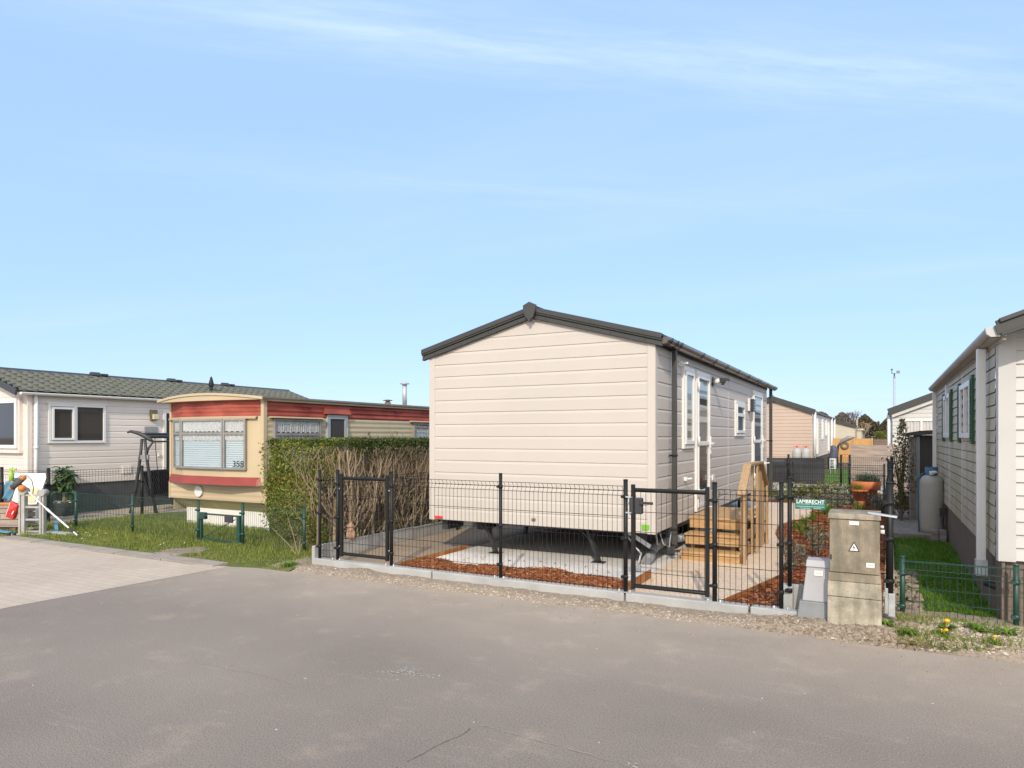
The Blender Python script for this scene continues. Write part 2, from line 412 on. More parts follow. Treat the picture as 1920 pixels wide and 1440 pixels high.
def stones(mb, n, pos, r, flat=.6):
    for _ in range(n):
        x, y, z = pos(); s = r * uni(.5, 1.5); a = uni(0, PI); ca, sa = math.cos(a), math.sin(a); q = uni(.6, 1.3)
        P = [(-s, -s * q * .6, 0), (s * .8, -s * q, 0), (s, s * q * .8, 0), (-s * .7, s * q, 0), (-s * .5, -s * q * .4, s * flat * uni(.7, 1.3)), (s * .5, -s * q * .4, s * flat), (s * .4, s * q * .5, s * flat * uni(.7, 1.3)), (-s * .4, s * q * .5, s * flat)]
        mb.add([(x + u * ca - v * sa, y + u * sa + v * ca, z + w) for u, v, w in P], [(4, 5, 6, 7), (0, 1, 5, 4), (1, 2, 6, 5), (2, 3, 7, 6), (3, 0, 4, 7)])
    return mb
def chips(mb, n, pos, L):
    for _ in range(n):
        x, y, z = pos(); l = L * uni(.4, 1.4) / 2; w = L * uni(.15, .4) / 2; a = uni(0, 2 * PI)
        d = Vector((math.cos(a), math.sin(a), uni(-.35, .35))) * l; e = Vector((-math.sin(a), math.cos(a), uni(-.5, .5))) * w; t = Vector((0, 0, .006))
        p = Vector((x, y, z + .008))
        mb.add([p - d - e, p + d - e * .7, p + d * .9 + e, p - d * .8 + e, p - d - e + t, p + d - e * .7 + t, p + d * .9 + e + t, p - d * .8 + e + t],
               [(4, 5, 6, 7), (0, 1, 5, 4), (1, 2, 6, 5), (2, 3, 7, 6), (3, 0, 4, 7)])
    return mb
def lump(x, y, a=0.0):
    return (math.sin(x * 9.1 + a) * math.sin(y * 11.3 + 1.7 * a) + .6 * math.sin(x * 23.7 + y * 17.1 + a) + .4 * math.sin(x * 47 - y * 39 + a)) / 2
def sheet(mb, x0, x1, y0, y1, st, zf, keep=None):
    nx = max(1, int((x1 - x0) / st)); ny = max(1, int((y1 - y0) / st)); o = len(mb.v)
    for j in range(ny + 1):
        for i in range(nx + 1):
            x = x0 + (x1 - x0) * i / nx; y = y0 + (y1 - y0) * j / ny; mb.v.append((x, y, zf(x, y)))
    for j in range(ny):
        for i in range(nx):
            a = o + j * (nx + 1) + i
            if keep and not keep(mb.v[a][0], mb.v[a][1]): continue
            mb.f.append([a, a + 1, a + nx + 2, a + nx + 1]); mb.mi.append(0); mb.sm.append(True)
    return mb
CLOUD_X, CLOUD_Y, EXPO = 2.3, 0.6, 0.66
# ================================================================== GROUND
g = MB(); g.quad((-700, -300, -.03), (700, -300, -.03), (700, 1200, -.03), (-700, 1200, -.03)); struct(g, 'ground', 'earth')
EDGE = [(-7.22, -6), (-7.2, 3.5), (-7.06, 5.86), (-6.6, 5.98), (-6.1, 6.12), (-5.2, 6.02), (-4.2, 5.99), (-3, 6.04), (-1.94, 6.06), (-1, 6.0), (-.12, 5.96), (.5, 5.98), (.9, 6.04), (2, 6.02), (14, 6.0), (14, -6)]
rd = MB(); rd.add([(x, y, 0) for x, y in EDGE], [tuple(range(len(EDGE)))])
def ribbon(mb, pts, w, z, mi):
    mb.cur = mi; P = []
    for (xa, ya), (xb, yb) in zip(pts, pts[1:]):
        L = math.hypot(xb - xa, yb - ya); n = max(2, int(L / .06))
        for i in range(n):
            t = i / n; P.append((xa + (xb - xa) * t + uni(-.012, .012), ya + (yb - ya) * t + uni(-.012, .012)))
    for i in range(len(P) - 1):
        (xa, ya), (xb, yb) = P[i], P[i + 1]; L = math.hypot(xb - xa, yb - ya) or 1; wa = w * uni(.3, 1.2)
        nx, ny = -(yb - ya) / L * wa, (xb - xa) / L * wa
        if rnd() < .1: continue
        mb.quad((xa - nx, ya - ny, z), (xb - nx, yb - ny, z), (xb + nx, yb + ny, z), (xa + nx, ya + ny, z))
    mb.cur = 0
ribbon(rd, [(-2.07, 2.5), (-2.02, 3.0), (-1.97, 3.3)], .003, .0035, 1)
ribbon(rd, [(-1.97, 3.3), (-1.6, 3.27), (-1.05, 3.22), (-.5, 3.1)], .004, .0035, 2)
ribbon(rd, [(-6.5, 5.9), (-6.05, 5.6), (-5.65, 5.33)], .007, .0035, 2)
ribbon(rd, [(-4.4, 3.25), (-3.6, 3.3), (-2.9, 3.22)], .0025, .0035, 2)
rd.cur = 3
for cx, cy, n, sx, sy in ((-2.83, 3.80, 90, .055, .03), (-2.93, 3.73, 40, .05, .025), (-2.67, 3.80, 18, .04, .02), (-1.08, 3.24, 12, .02, .012), (-2.88, 3.62, 10, .05, .03)):
    for _ in range(n):
        x, y = random.gauss(cx, sx), random.gauss(cy, sy); r = uni(.002, .009)
        rd.add([(x + r * uni(.5, 1.2) * math.cos(k * PI / 3), y + r * uni(.5, 1.2) * math.sin(k * PI / 3), .004) for k in range(6)], [(0, 1, 2, 3, 4, 5)])
rd.cur = 0
struct(rd, 'asphalt_road', ['asphalt', 'crack', 'crack_pale', 'chalk'], nrm=False)
pv = MB(); pv.add([(-7.22, -6, .002), (-7.2, 3.5, .002), (-7.06, 5.86, .002), (-7.6, 5.72, .002), (-9.5, 5.72, .002), (-12.3, 5.88, .002), (-30, 5.9, .002), (-30, -6, .002)], [tuple(range(8))]); struct(pv, 'brick_pavement', 'pavers', nrm=False)
kb = MB(); x = -12.2
while x < -7.2:
    x2 = min(x + .99, -7.15); kb.box(x, x2 - .012, 5.74 + .0 * x, 5.97, -.02, .016 + uni(0, .006)); x += 1.0
struct(kb, 'kerb_slabs', 'kerb_stone')
random.seed(11)
# loose verge in front of the kerb
def vz(x, y):
    e = min(1, max(0, (y - 5.98 - .03 * math.sin(x * 5)) / .12)); return -.012 + e * (.04 + .009 * lump(x, y) + .03 * math.exp(-((x + 5.35) / .2) ** 2 - ((y - 6.3) / .12) ** 2) + (.045 * min(1, max(0, (x + 1.15) / .5))) * e + .03 * max(0, lump(x * .6, y * .6, 2)) * (.2 + .8 * min(1, max(0, (x + 1.15) / .5))))
vg = MB(); sheet(vg, -6.6, 3.2, 5.9, 7.05, .03, vz, lambda x, y: y < 6.4 or x > -.72 or x < -6.1); struct(vg, 'gravel_verge', 'verge_soil')
def vpos():
    while 1:
        x = uni(-6.3, 0.1); y = 6.0 + abs(random.gauss(0, .15)) + .02 * math.sin(x * 5)
        if y < 6.36: return x, y, vz(x, y) - .003
sg = MB(); stones(sg, 11000, vpos, .0052); stones(sg, 2600, vpos, .0095)
def rpos():
    while 1:
        x = random.gauss(-2.5, 2.5); y = uni(5.4, 6.02)
        if -6.5 < x < 1.5 and rnd() < (y - 5.4) / .6: return x, y, .001
stones(sg, 260, rpos, .006)
stones(sg, 90, lambda: (uni(-6.8, 2), uni(2.2, 5.6), .001), .005)
struct(sg, 'verge_gravel', 'stone', 'stuff', nrm=False)
cl = MB(); stones(cl, 1500, lambda: (lambda x, y: (x, y, vz(x, y) - .006))(max(-1.5, .25 - abs(random.gauss(0, .55))), uni(6.0, 6.5 if rnd() < .5 else 6.33)), .015, .8)
stones(cl, 300, lambda: (lambda x, y: (x, y, vz(x, y) - .006))(uni(.02, .32), uni(6.4, 9.0)), .02, .8); struct(cl, 'soil_clods', 'clod', 'stuff', nrm=False)
ps = MB(); stones(ps, 2300, lambda: (lambda x, y: (x, y, vz(x, y) - .003))(min(3, .25 + abs(random.gauss(0, .7))), uni(6.04, 6.72)), .011); struct(ps, 'pale_gravel', 'pale_stone', 'stuff', nrm=False)

# ------------------------------------------------------------------ the fenced plot
GZ = .07
pt = MB(); pt.quad((-3.5, 6.44, GZ), (.1, 6.44, GZ), (.2, 17.7, GZ), (-3.5, 17.7, GZ)); struct(pt, 'gravel_path', 'tan_gravel')
pt = MB(); pt.quad((-6.14, 6.44, GZ), (-3.5, 6.44, GZ), (-3.5, 17.7, GZ), (-6.2, 17.7, GZ)); struct(pt, 'earth_path', 'dirt_path')
sl = MB(); sl.box(-4.93, -2.27, 7.02, 16.8, .02, .085)
sl.box(-5.35, -4.9, 13.0, 13.4, .02, .08); struct(sl, 'concrete_slab', 'slab')
def loose(x0, x1, y0, y1, keep=None):
    def f():
        while 1:
            x, y = uni(x0, x1), uni(y0, y1)
            if not keep or keep(x, y): return x, y, GZ + .012
    return f
mb_ = MB(); mb_.add([(-4.93, 6.46, GZ + .006), (-2.2, 6.46, GZ + .006), (-2.22, 7.08, GZ + .006), (-4.93, 7.08, GZ + .006)], [(0, 1, 2, 3)])
BED = [(-1.28, 6.46), (-1.16, 7.0), (-.97, 7.9), (-1.02, 9.0), (-1.2, 10.2), (-1.46, 11.5), (-1.53, 12.4), (-1.36, 13.2), (-1.12, 14.0), (-1.25, 15.0), (-1.24, 15.7), (-1.0, 16.3), (-.55, 16.75), (-.4, 17.1), (-2.5, 17.05), (-6.0, 17.1), (-6.0, 17.6), (.12, 17.6), (.0, 6.6), (-.74, 6.6), (-.76, 6.46)]
mb_.add([(x, y, GZ + .006) for x, y in BED], [tuple(range(len(BED)))]); struct(mb_, 'mulch_bed', 'mulch_base', nrm=False)
def inbed(x, y):
    c = False; n = len(BED)
    for i in range(n):
        (xa, ya), (xb, yb) = BED[i], BED[i - 1]
        if (ya > y) != (yb > y) and x < (xb - xa) * (y - ya) / (yb - ya) + xa: c = not c
    return c
ch = MB()
def fm():
    while 1:
        x, y = uni(-4.9, -2.23), uni(6.47, 7.16)
        if y < 7.0 + .09 * math.sin(x * 3.3) + .06 * math.sin(x * 9): return x, y, GZ + .01 + .02 * rnd()
chips(ch, 3800, fm, .055)
chips(ch, 900, loose(-1.3, .0, 6.47, 8.2, inbed), .055); chips(ch, 2600, loose(-1.6, .05, 8.2, 17, inbed), .07); chips(ch, 250, loose(-3.5, -.5, 16.9, 17.3), .07)
chips(ch, 26, lambda: (uni(-4.8, -2.4), uni(7.15, 7.5), .086), .03)
struct(ch, 'bark_mulch', 'chip', 'stuff', nrm=False)
rb = MB()
def strip(pts, z0, z1, t=.012):
    for a, b in zip(pts, pts[1:]):
        rb.bar((a[0], a[1], (z0 + z1) / 2), (b[0], b[1], (z0 + z1) / 2), t, z1 - z0)
strip([(-4.94, 6.46), (-4.94, 7.95)], .03, .135); strip([(-2.2, 6.46), (-2.22, 7.3)], .03, .165)
for n_, pts, lab in (('left', None, 0),): pass
e1 = MB(); e1.box(-4.952, -4.94, 6.46, 7.95, .03, .135); e1.solo('edging_strip', 'rust', 'rusty steel edging strip along the left end of the bark strip', 'garden edging', 'rusty steel edgings')
e1 = MB(); e1.box(-2.212, -2.198, 6.46, 7.3, .03, .165); e1.solo('edging_strip', 'rust', 'short rusty steel edging behind the gate with the black lock', 'garden edging', 'rusty steel edgings')
rb = MB(); strip(BED[:12], .03, .115); rb.solo('edging_strip', 'rust', 'long curving rusty steel edging between tan gravel path and planted bark bed', 'garden edging', 'rusty steel edgings')

# concrete kerb under the fence and the plinths on either side
kc = MB()
for a, b in ((-6.16, -4.4), (-4.39, -2.17), (-2.16, -1.03), (-1.02, -.58)): kc.box(a, b - .008, 6.335, 6.45, -.05, .105)
struct(kc, 'concrete_kerb', 'concrete_new').modifiers.new('b', 'BEVEL').width = .008
def plinth(lab, *bx):
    m = MB()
    for b in bx: m.box(*b)
    m.solo('concrete_plinth', 'concrete_new', lab, 'plinth', 'concrete fence plinths', .006)
plinth('grey concrete plinth panels below the fence beside the bare hedge', (-6.2, -6.155, 6.36, 8.4, 0, .25), (-6.21, -6.165, 8.41, 10.4, 0, .24), (-6.22, -6.175, 10.41, 12.4, 0, .24), (-6.23, -6.185, 12.41, 17.6, 0, .24))
plinth('pale concrete plinth behind the small grey box and the stained cabinet', (-.79, .0, 6.57, 6.61, .0, .29), (-.79, -.69, 6.5, 6.57, .0, .29))
plinth('white concrete plinth below the dark screen at the back', (-6.2, .05, 21.85, 21.9, 0, .24))

# ================================================================== CREAM HOME (the main one)
X0, X1, Y0, Y1, ZB, ZE = -5.30, -2.26, 7.62, 16.1, .50, 2.655
XC = (X0 + X1) / 2; PITCH = .27; ZA = ZE + (X1 - XC) * PITCH
H = thing('mobile_home', 'new cream mobile home with dark grey roof edge standing behind the black mesh fence', 'mobile home', (XC, Y0, .08), 'mobile homes')
roofcut = [((X1, 0, ZE + .06), (PITCH, 0, 1)), ((X0, 0, ZE + .06), (-PITCH, 0, 1))]
w = siding(MB(), 'x', Y0, X0 + .07, X1 - .07, ZB + .0, 3.2, .1565, -1, dep=.009); w.cut(roofcut); w.build('end_wall', 'siding_cream', H, nrm=False)
w = siding(MB(), 'y', X1, Y0 + .07, 11.8, ZB, ZE, .1565, 1); siding(w, 'y', X1, 11.8, Y1 - .07, ZB, ZE, .1565, 1); w.build('side_wall', 'siding_cream', H, nrm=False)
w = MB(); w.box(X0, X0 + .01, Y0 + .02, Y1, ZB, ZE); w.box(X0, X1, Y1 - .012, Y1 - .002, ZB, ZE); w.build('back_wall', 'siding_cream', H)
for a, b, c, d in ((X1 - .075, X1 + .018, Y0 - .018, Y0 + .0), (X1 + .0, X1 + .018, Y0, Y0 + .075), (X0 - .012, X0 + .075, Y0 - .018, Y0), (X1 - .02, X1 + .018, Y1 - .07, Y1)):
    t = MB(); t.box(a, b, c, d, ZB - .004, ZE + .02); t.build('corner_trim', 'trim_cream', H, .004)
t = MB(); t.box(X1 + .008, X1 + .017, 11.785, 11.81, ZB, ZE); t.build('joint_strip', 'trim_cream', H)
t = MB(); t.box(X0 + .02, X1 - .02, Y0 + .02, Y1 - .02, ZB + .01, ZB + .06); t.build('floor', 'dark_steel', H)
# roof: two slopes with ribs, gable boards with a stepped profile, ridge cap
OH = .10
def zr(x): return ZE + .115 + (X1 + OH - abs(x - XC) - XC) * PITCH - OH * PITCH if x >= XC else zr(2 * XC - x)
rf = MB()
for sgn in (-1, 1):
    a, b = XC, XC + sgn * (X1 - XC + OH)
    rf.add([(a, Y0 - .02, zr(a)), (b, Y0 - .02, zr(b)), (b, Y1 + .05, zr(b)), (a, Y1 + .05, zr(a)), (a, Y0 - .02, zr(a) - .05), (b, Y0 - .02, zr(b) - .05), (b, Y1 + .05, zr(b) - .05), (a, Y1 + .05, zr(a) - .05)],
           [(0, 1, 2, 3), (4, 5, 6, 7), (0, 1, 5, 4), (1, 2, 6, 5), (2, 3, 7, 6)])
rf.build('roof', 'anthracite', H)
for sgn, nm in ((-1, 0), (1, 0)):
    m = MB(); a, b = XC, XC + sgn * (X1 - XC + OH)
    for lo, hi, y0_, y1_ in ((-.03, .03, Y0 - .072, Y0), (-.008, .055, Y0 - .085, Y0 + .02), (-.09, -.034, Y0 - .055, Y0)):
        # stacked strips: lower board, crease, rolled upper board
        z0a, z0b = zr(a) - .05, zr(b) - .05
        m.add([(p, y, zz + q) for p, zz in ((a, z0a), (b, z0b)) for y in (y0_, y1_) for q in (lo, hi)],
              [(0, 1, 3, 2), (4, 6, 7, 5), (0, 4, 5, 1), (2, 3, 7, 6), (0, 2, 6, 4), (1, 5, 7, 3)])
    o = m.build('bargeboard', 'anthracite', H, .006)
    for t in (.12, .37, .63, .88):
        xx = a + (b - a) * t; m = MB(); m.ball((xx, Y0 - .056, zr(xx) - .05 - .062), .006, 6, 4); m.build('screw', 'black_steel', o)
m = MB(); zt = zr(XC)
cap = [(-.085, zt + .015), (0, zt + .055), (.085, zt + .015), (.08, zt - .06), (.055, zt - .13), (.02, zt - .155), (.015, zt - .185), (-.015, zt - .185), (-.02, zt - .155), (-.055, zt - .13), (-.08, zt - .06)]
m.prism([(XC + a, b) for a, b in cap], 1, Y0 - .115, Y0 - .07)
m.prism([(XC - .07, zt + .005), (XC, zt + .035), (XC + .07, zt + .005)], 1, Y0 - .07, Y1 + .06); m.build('ridge_cap', 'anthracite', H, .004)
# gutter
def gutter(parent, xg, zg, ya, yb, sgn, mname, r=.055, br=None, name='gutter', flat=False):
    m = MB(); prof = [(sgn * r * math.cos(t), -r * math.sin(t)) for t in [PI * i / 8 for i in range(9)]]
    pin = [(a * .9, b * .9) for a, b in prof][::-1]; P = prof + pin; n = len(P); m.smooth = True
    m.add([(xg + a, y, zg + b) for y in (ya, yb) for a, b in P], [(i, (i + 1) % n, n + (i + 1) % n, n + i) for i in range(n)]); m.smooth = False
    for y in (ya, yb): m.add([(xg + a, y, zg + b) for a, b in prof], [tuple(range(len(prof)))])
    o = m.build(name, mname, parent)
    for y in br or ():
        m = MB(); q = [(a * 1.13, b * 1.13) for a, b in prof]; nn = len(q)
        m.add([(xg + a, y + d, zg + b) for d in (-.022, .022) for a, b in q + [(sgn * r * 1.0, .02)]], [(i, i + 1, nn + 2 + i, nn + 1 + i) for i in range(nn - 1)])
        m.build('gutter_bracket', 'black_steel', o)
    return o
gutter(H, X1 + .105, ZE + .05, Y0 - .03, Y1 + .55, 1, 'anthracite_gloss', .074, [7.72, 7.98, 8.16, 9.3, 10.1, 10.95, 11.9, 12.9, 13.9, 14.2, 15.2, 16.2, 16.55])
m = MB(); m.box(X1 + .0, X1 + .03, Y0 + .02, Y1, ZE - .035, ZE + .06); m.build('fascia', 'anthracite', H)
def downpipe(parent, x, y, z0, z1, s, mname, shoe=False, clips=()):
    m = MB(); m.box(x - s, x + s, y - s, y + s, z0, z1)
    if shoe: m.bar((x, y, z0 + .02), (x, y - .0, z0 - .07), 2.3 * s, 2.3 * s); m.tube([(x, y, z0 - .02), (x + .0, y + .05, z0 - .08), (x - .06, y + .12, z0 - .1)], s * 1.0, 10)
    o = m.build('downpipe', mname, parent, .006)
    for zc in clips:
        m = MB(); m.box(x - s * 1.15, x + s * 1.15, y - s * 1.25, y + s * 1.25, zc - .012, zc + .012); m.bar((x - s, y - s * 1.2, zc), (x - s, y - s * 3.2, zc), .012, .018); m.bar((x - s, y, zc), (x - 2.6 * s, y, zc), .03, .02); m.build('pipe_clip', 'black_steel', o)
    return o
downpipe(H, X1 + .075, 8.2, .38, ZE + .0, .027, 'anthracite', True, (.49, 1.37))
downpipe(H, X1 + .075, 16.3, .36, ZE + .0, .032, 'anthracite', False, (1.5,))
# windows and doors in the long side (plane x = X1)
def upvc(parent, nm, ya, yb, z0, z1, bars=(), sash=True, blind=True, c=X1, out=1, low=None):
    f = frame_rect(MB(), 'y', c, out, ya, yb, z0, z1, .05, .0, .04)
    o = f.build(nm, 'white_upvc', parent, .004)
    i = .055
    s = frame_rect(MB(), 'y', c, out, ya + i, yb - i, z0 + i, z1 - i, .05, .012, .055)
    for zb in bars: wall_rect(s, 'y', c, out, ya + i + .05, yb - i - .05, zb - .03, zb + .03, .012, .05)
    s.build('sash', 'white_upvc', o, .004)
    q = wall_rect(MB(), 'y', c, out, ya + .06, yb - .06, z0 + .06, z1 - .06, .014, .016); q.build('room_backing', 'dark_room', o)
    if blind:
        zt_ = z1 - .1; zb_ = blind if blind is not True else z0 + .5 * (z1 - z0)
        q = wall_rect(MB(), 'y', c, out, ya + .1, yb - .1, zb_, zt_, .019, .022); q.build('blind', 'blind', o)
        q = MB()
        for k in range(3): wall_rect(q, 'y', c, out, ya + .1, yb - .1, zb_ - .05 - k * .16 - .07, zb_ - .05 - k * .16, .018, .02)
        q.build('blind_panel', 'lace', o)
    q = wall_rect(MB(), 'y', c, out, ya + .09, yb - .09, z0 + .09, z1 - .09, .03, .034); q.build('pane', 'clear_glass', o)
    return o
upvc(H, 'window', 8.80, 9.39, 1.44, 2.50, blind=1.95)
def door(ya, yb, z0, z1, zbar, hz):
    o = upvc(H, 'door', ya, yb, z0, z1, bars=(zbar,), blind=zbar + .75)
    q = wall_rect(MB(), 'y', X1, 1, ya + .1, yb - .1, z0 + .09, z0 + .28, .012, .05); q.build('kick_panel', 'white_upvc', o, .004)
    q = MB(); wall_rect(q, 'y', X1, 1, yb - .095, yb - .055, hz - .14, hz + .12, .055, .07); q.bar((X1 + .11, yb - .075, hz + .02), (X1 + .11, yb - .21, hz + .015), .02, .026); q.bar((X1 + .06, yb - .075, hz + .02), (X1 + .12, yb - .075, hz + .02), .022, .022); q.build('handle', 'white_upvc', o, .004)
    for zz in (z0 + .25, (z0 + z1) / 2, z1 - .22):
        q = MB(); q.tube([(X1 + .06, ya + .045, zz - .06), (X1 + .06, ya + .045, zz + .06)], .016, 8); q.build('hinge', 'white_upvc', o)
    return o
door(9.48, 10.32, .57, 2.50, 1.5, 1.48)
door(14.13, 15.35, .57, 2.50, 1.5, 1.5)
upvc(H, 'window', 12.36, 13.25, 1.60, 2.22, bars=(1.98,), blind=None)
# small fittings on the long wall
m = MB(); m.tube([(X1 + .0, 10.62, 2.42), (X1 + .02, 10.62, 2.42)], .075, 16); l = m.build('wall_lamp', 'dark_steel', H)
m = MB(); m.tube([(X1 + .02, 10.62, 2.42), (X1 + .12, 10.62, 2.43)], .042, 16); m.build('lamp_body', 'white_upvc', l)
m = MB(); m.bar((X1 + .11, 10.62, 2.44), (X1 + .20, 10.62, 2.43), .08, .07); m.bar((X1 + .19, 10.62, 2.46), (X1 + .25, 10.62, 2.44), .07, .04); m.bar((X1 + .14, 10.62, 2.39), (X1 + .18, 10.62, 2.38), .05, .04); m.build('lamp_head', 'dark_steel', l, .008)
m = MB(); m.box(X1, X1 + .05, 13.72, 13.98, 2.08, 2.32); v = m.build('flue_cover', 'white_upvc', H, .006)
m = MB(); m.box(X1 + .05, X1 + .11, 13.74, 13.96, 2.07, 2.31)
v2 = m.build('flue_grille', 'dark_steel', v, .004)
for k in range(4): m = MB(); m.box(X1 + .11, X1 + .115, 13.76, 13.94, 2.10 + k * .05, 2.12 + k * .05); m.build('grille_slat', 'alu', v)
for y, z, s in ((8.66, 2.51, .03), (8.92, 1.05, .025), (15.75, 1.02, .03)):
    m = MB(); m.box(X1 + .01, X1 + .05, y - s, y + s, z - s, z + s); m.bar((X1 + .05, y, z), (X1 + .05 + s * 2.2, y + s, z + .01), s * .9, s * .8); m.build('door_catch', 'white_upvc', H, .004)
m = MB(); m.box(X1 + .07, X1 + .09, 10.26, 10.4, .96, 1.04); m.box(X1 + .02, X1 + .07, 10.31, 10.35, .985, 1.015); m.build('door_catch', 'white_upvc', H, .004)
m = MB(); m.box(-5.22, -5.1, Y0 - .026, Y0 - .014, .515, .55); m.build('reflector', 'label_red', H, .003)
m = MB(); m.box(-2.40, -2.31, Y0 - .0215, Y0 - .0135, .54, .60); s_ = m.build('sticker', 'label_green', H)
m = MB(); m.box(-3.79, -3.74, Y0 - .028, Y0 - .014, .565, .595); m.build('marker_lamp', 'bark_dark', H, .003)
# running gear
for x in (X0 + .3, X1 - .4): m = MB(); m.box(x, x + .1, Y0 + .7, Y1 - .1, .3, .5); m.build('chassis_beam', 'dark_steel', H)
for y in (8.9, 10.4, 12.4, 14.6): m = MB(); m.box(X0 + .42, X1 - .42, y, y + .05, .30, .38); m.build('cross_beam', 'drain_grey', H)
m = MB(); m.box(X0 + .12, X0 + .2, Y0 + .1, Y0 + .5, .36, .5); m.build('tow_bracket', 'dark_steel', H)
def leg(xf, yf, xt, yt):
    m = MB(); a, b = Vector((xf, yf, .095)), Vector((xt, yt, .5))
    m.bar(a, b, .055, .045); m.bar(a + Vector((0, 0, .0)), a + Vector((0, 0, -.008)), .16, .12, (0, 1, 0)); mid = a + (b - a) * .55
    m.bar(mid, (xt - .16, yt + .02, .5), .018, .018); m.bar(mid, (xt + .1, yt + .05, .5), .018, .018); m.build('support_leg', 'dark_steel', H, .004)
for p in ((-4.42, 7.82, -4.62, 7.9), (-3.0, 7.82, -3.18, 7.9), (-2.62, 9.4, -2.6, 9.5), (-4.9, 9.6, -4.85, 9.7), (-2.6, 12, -2.6, 12.1), (-4.9, 12.2, -4.85, 12.3), (-2.6, 14.8, -2.6, 14.8), (-4.9, 14.8, -4.9, 14.8)): leg(*p)
m = MB(); m.tube([(-2.38, 8.75, .55), (-2.38, 8.75, .09)], .055, 14); m.tube([(-2.38, 8.72, .3), (-2.45, 8.3, .24), (-2.44, 7.95, .14)], .05, 14); m.tube([(-2.38, 8.75, .37), (-2.38, 8.75, .25)], .068, 14); m.tube([(-2.44, 8.12, .19), (-2.44, 7.93, .135)], .06, 14); m.tube([(-2.3, 8.75, .3), (-2.1, 9.1, .31)], .05, 14); m.build('drain_pipe', 'drain_grey', H)
m = MB(); m.tube([(-2.75, 7.95, .5), (-2.6, 7.95, .3), (-2.5, 7.9, .22), (-2.52, 7.85, .1)], .012, 6); m.tube([(-2.35, 8.1, .5), (-2.3, 8.12, .32), (-2.24, 8.16, .28), (-2.22, 8.2, .5)], .008, 6); m.bar((-2.72, 7.9, .5), (-2.4, 7.95, .3), .03, .05); m.bar((-2.36, 8.0, .5), (-2.34, 8.02, .32), .028, .008); m.build('cable', 'galvanised', H)
for k, (x, y) in enumerate(((-3.9, 11.0), (-2.75, 11.0), (-4.8, 11.0))):
    m = MB(); m.tube([(x - .06, y, .3), (x + .1, y, .3)], .22, 24); wv = m.build('wheel', 'rubber', H); m = MB(); m.tube([(x + .1, y, .3), (x + .11, y, .3)], .12, 16); m.build('rim', 'galvanised', wv)

# ================================================================== WOODEN STEPS
S = thing('wooden_steps', 'new wooden steps with slatted side rail at the door of the cream home', 'steps', (-1.8, 9.4, GZ))
xa, xb = -2.2, -1.50
def tread(y0_, y1_, z):
    m = MB(); m.box(xa, xb, y0_, y0_ + .035, z - .135, z - .03); m.box(xa - .01, xb, y0_ - .02, y0_ + .13, z - .03, z); m.box(xa - .01, xb, y0_ + .14, y1_ + .05, z - .03, z); m.build('tread', 'timber_new', S, .004)
tread(8.56, 8.80, .185); tread(8.78, 9.02, .375); tread(10.62, 10.86, .185); tread(10.42, 10.64, .375)
m = MB(); m.box(xa, xb, 9.0, 9.035, .42, .535); 
for k in range(10): m.box(xa - .01, xb, 8.985 + k * .145, 9.12 + k * .145, .535, .565)
m.build('landing', 'timber_new', S, .004)
for y in (8.66, 8.86, 9.06, 10.36, 10.56, 10.76):
    for x in (xa + .05, (xa + xb) / 2 + .2): m = MB(); m.box(x, x + .045, y, y + .09, GZ, .43 if 9 < y < 10.5 else .33 if y in (8.86, 10.56) else .16); m.build('riser_block', 'timber_post', S)
def rtop(y): return 1.235 if 8.93 <= y <= 9.93 else 1.235 - .80 * (8.93 - y) if y < 8.93 else 1.235 - .72 * (y - 9.93)
for y, wd, dx in ((8.53, .045, .045), (8.63, .12, .0), (8.80, .12, .0), (9.36, .09, 0), (9.44, .045, .05), (9.90, .11, .0), (10.06, .11, .0), (10.25, .11, .0), (10.36, .045, .045)):
    m = MB(); z0_ = .035 + .035 + .0 * y; zt1, zt2 = rtop(y) - .02, rtop(y + wd) - .02
    m.add([(x, yy, zz) for yy, zz in ((y, zt1), (y + wd, zt2)) for x in (xb + dx, xb + dx + .028)] + [(x, yy, z0_) for yy in (y, y + wd) for x in (xb + dx, xb + dx + .028)],
          [(0, 1, 3, 2), (4, 6, 7, 5), (0, 4, 5, 1), (2, 3, 7, 6), (0, 2, 6, 4), (1, 5, 7, 3)]); m.build('baluster', 'timber_post', S, .003)
m = MB(); P = [(xb + .03, y, rtop(y) + .01) for y in (8.5, 8.93, 9.93, 10.42)]
for a, b in zip(P, P[1:]): m.bar(a, b, .095, .032)
m.build('handrail', 'timber_post', S, .004)
for y0_, y1_, z in ((8.62, 10.3, .18), (8.85, 10.2, .37)): m = MB(); m.box(xb - .035, xb - .004, y0_, y1_, z - .08, z + .02); m.build('stringer', 'timber_post', S)

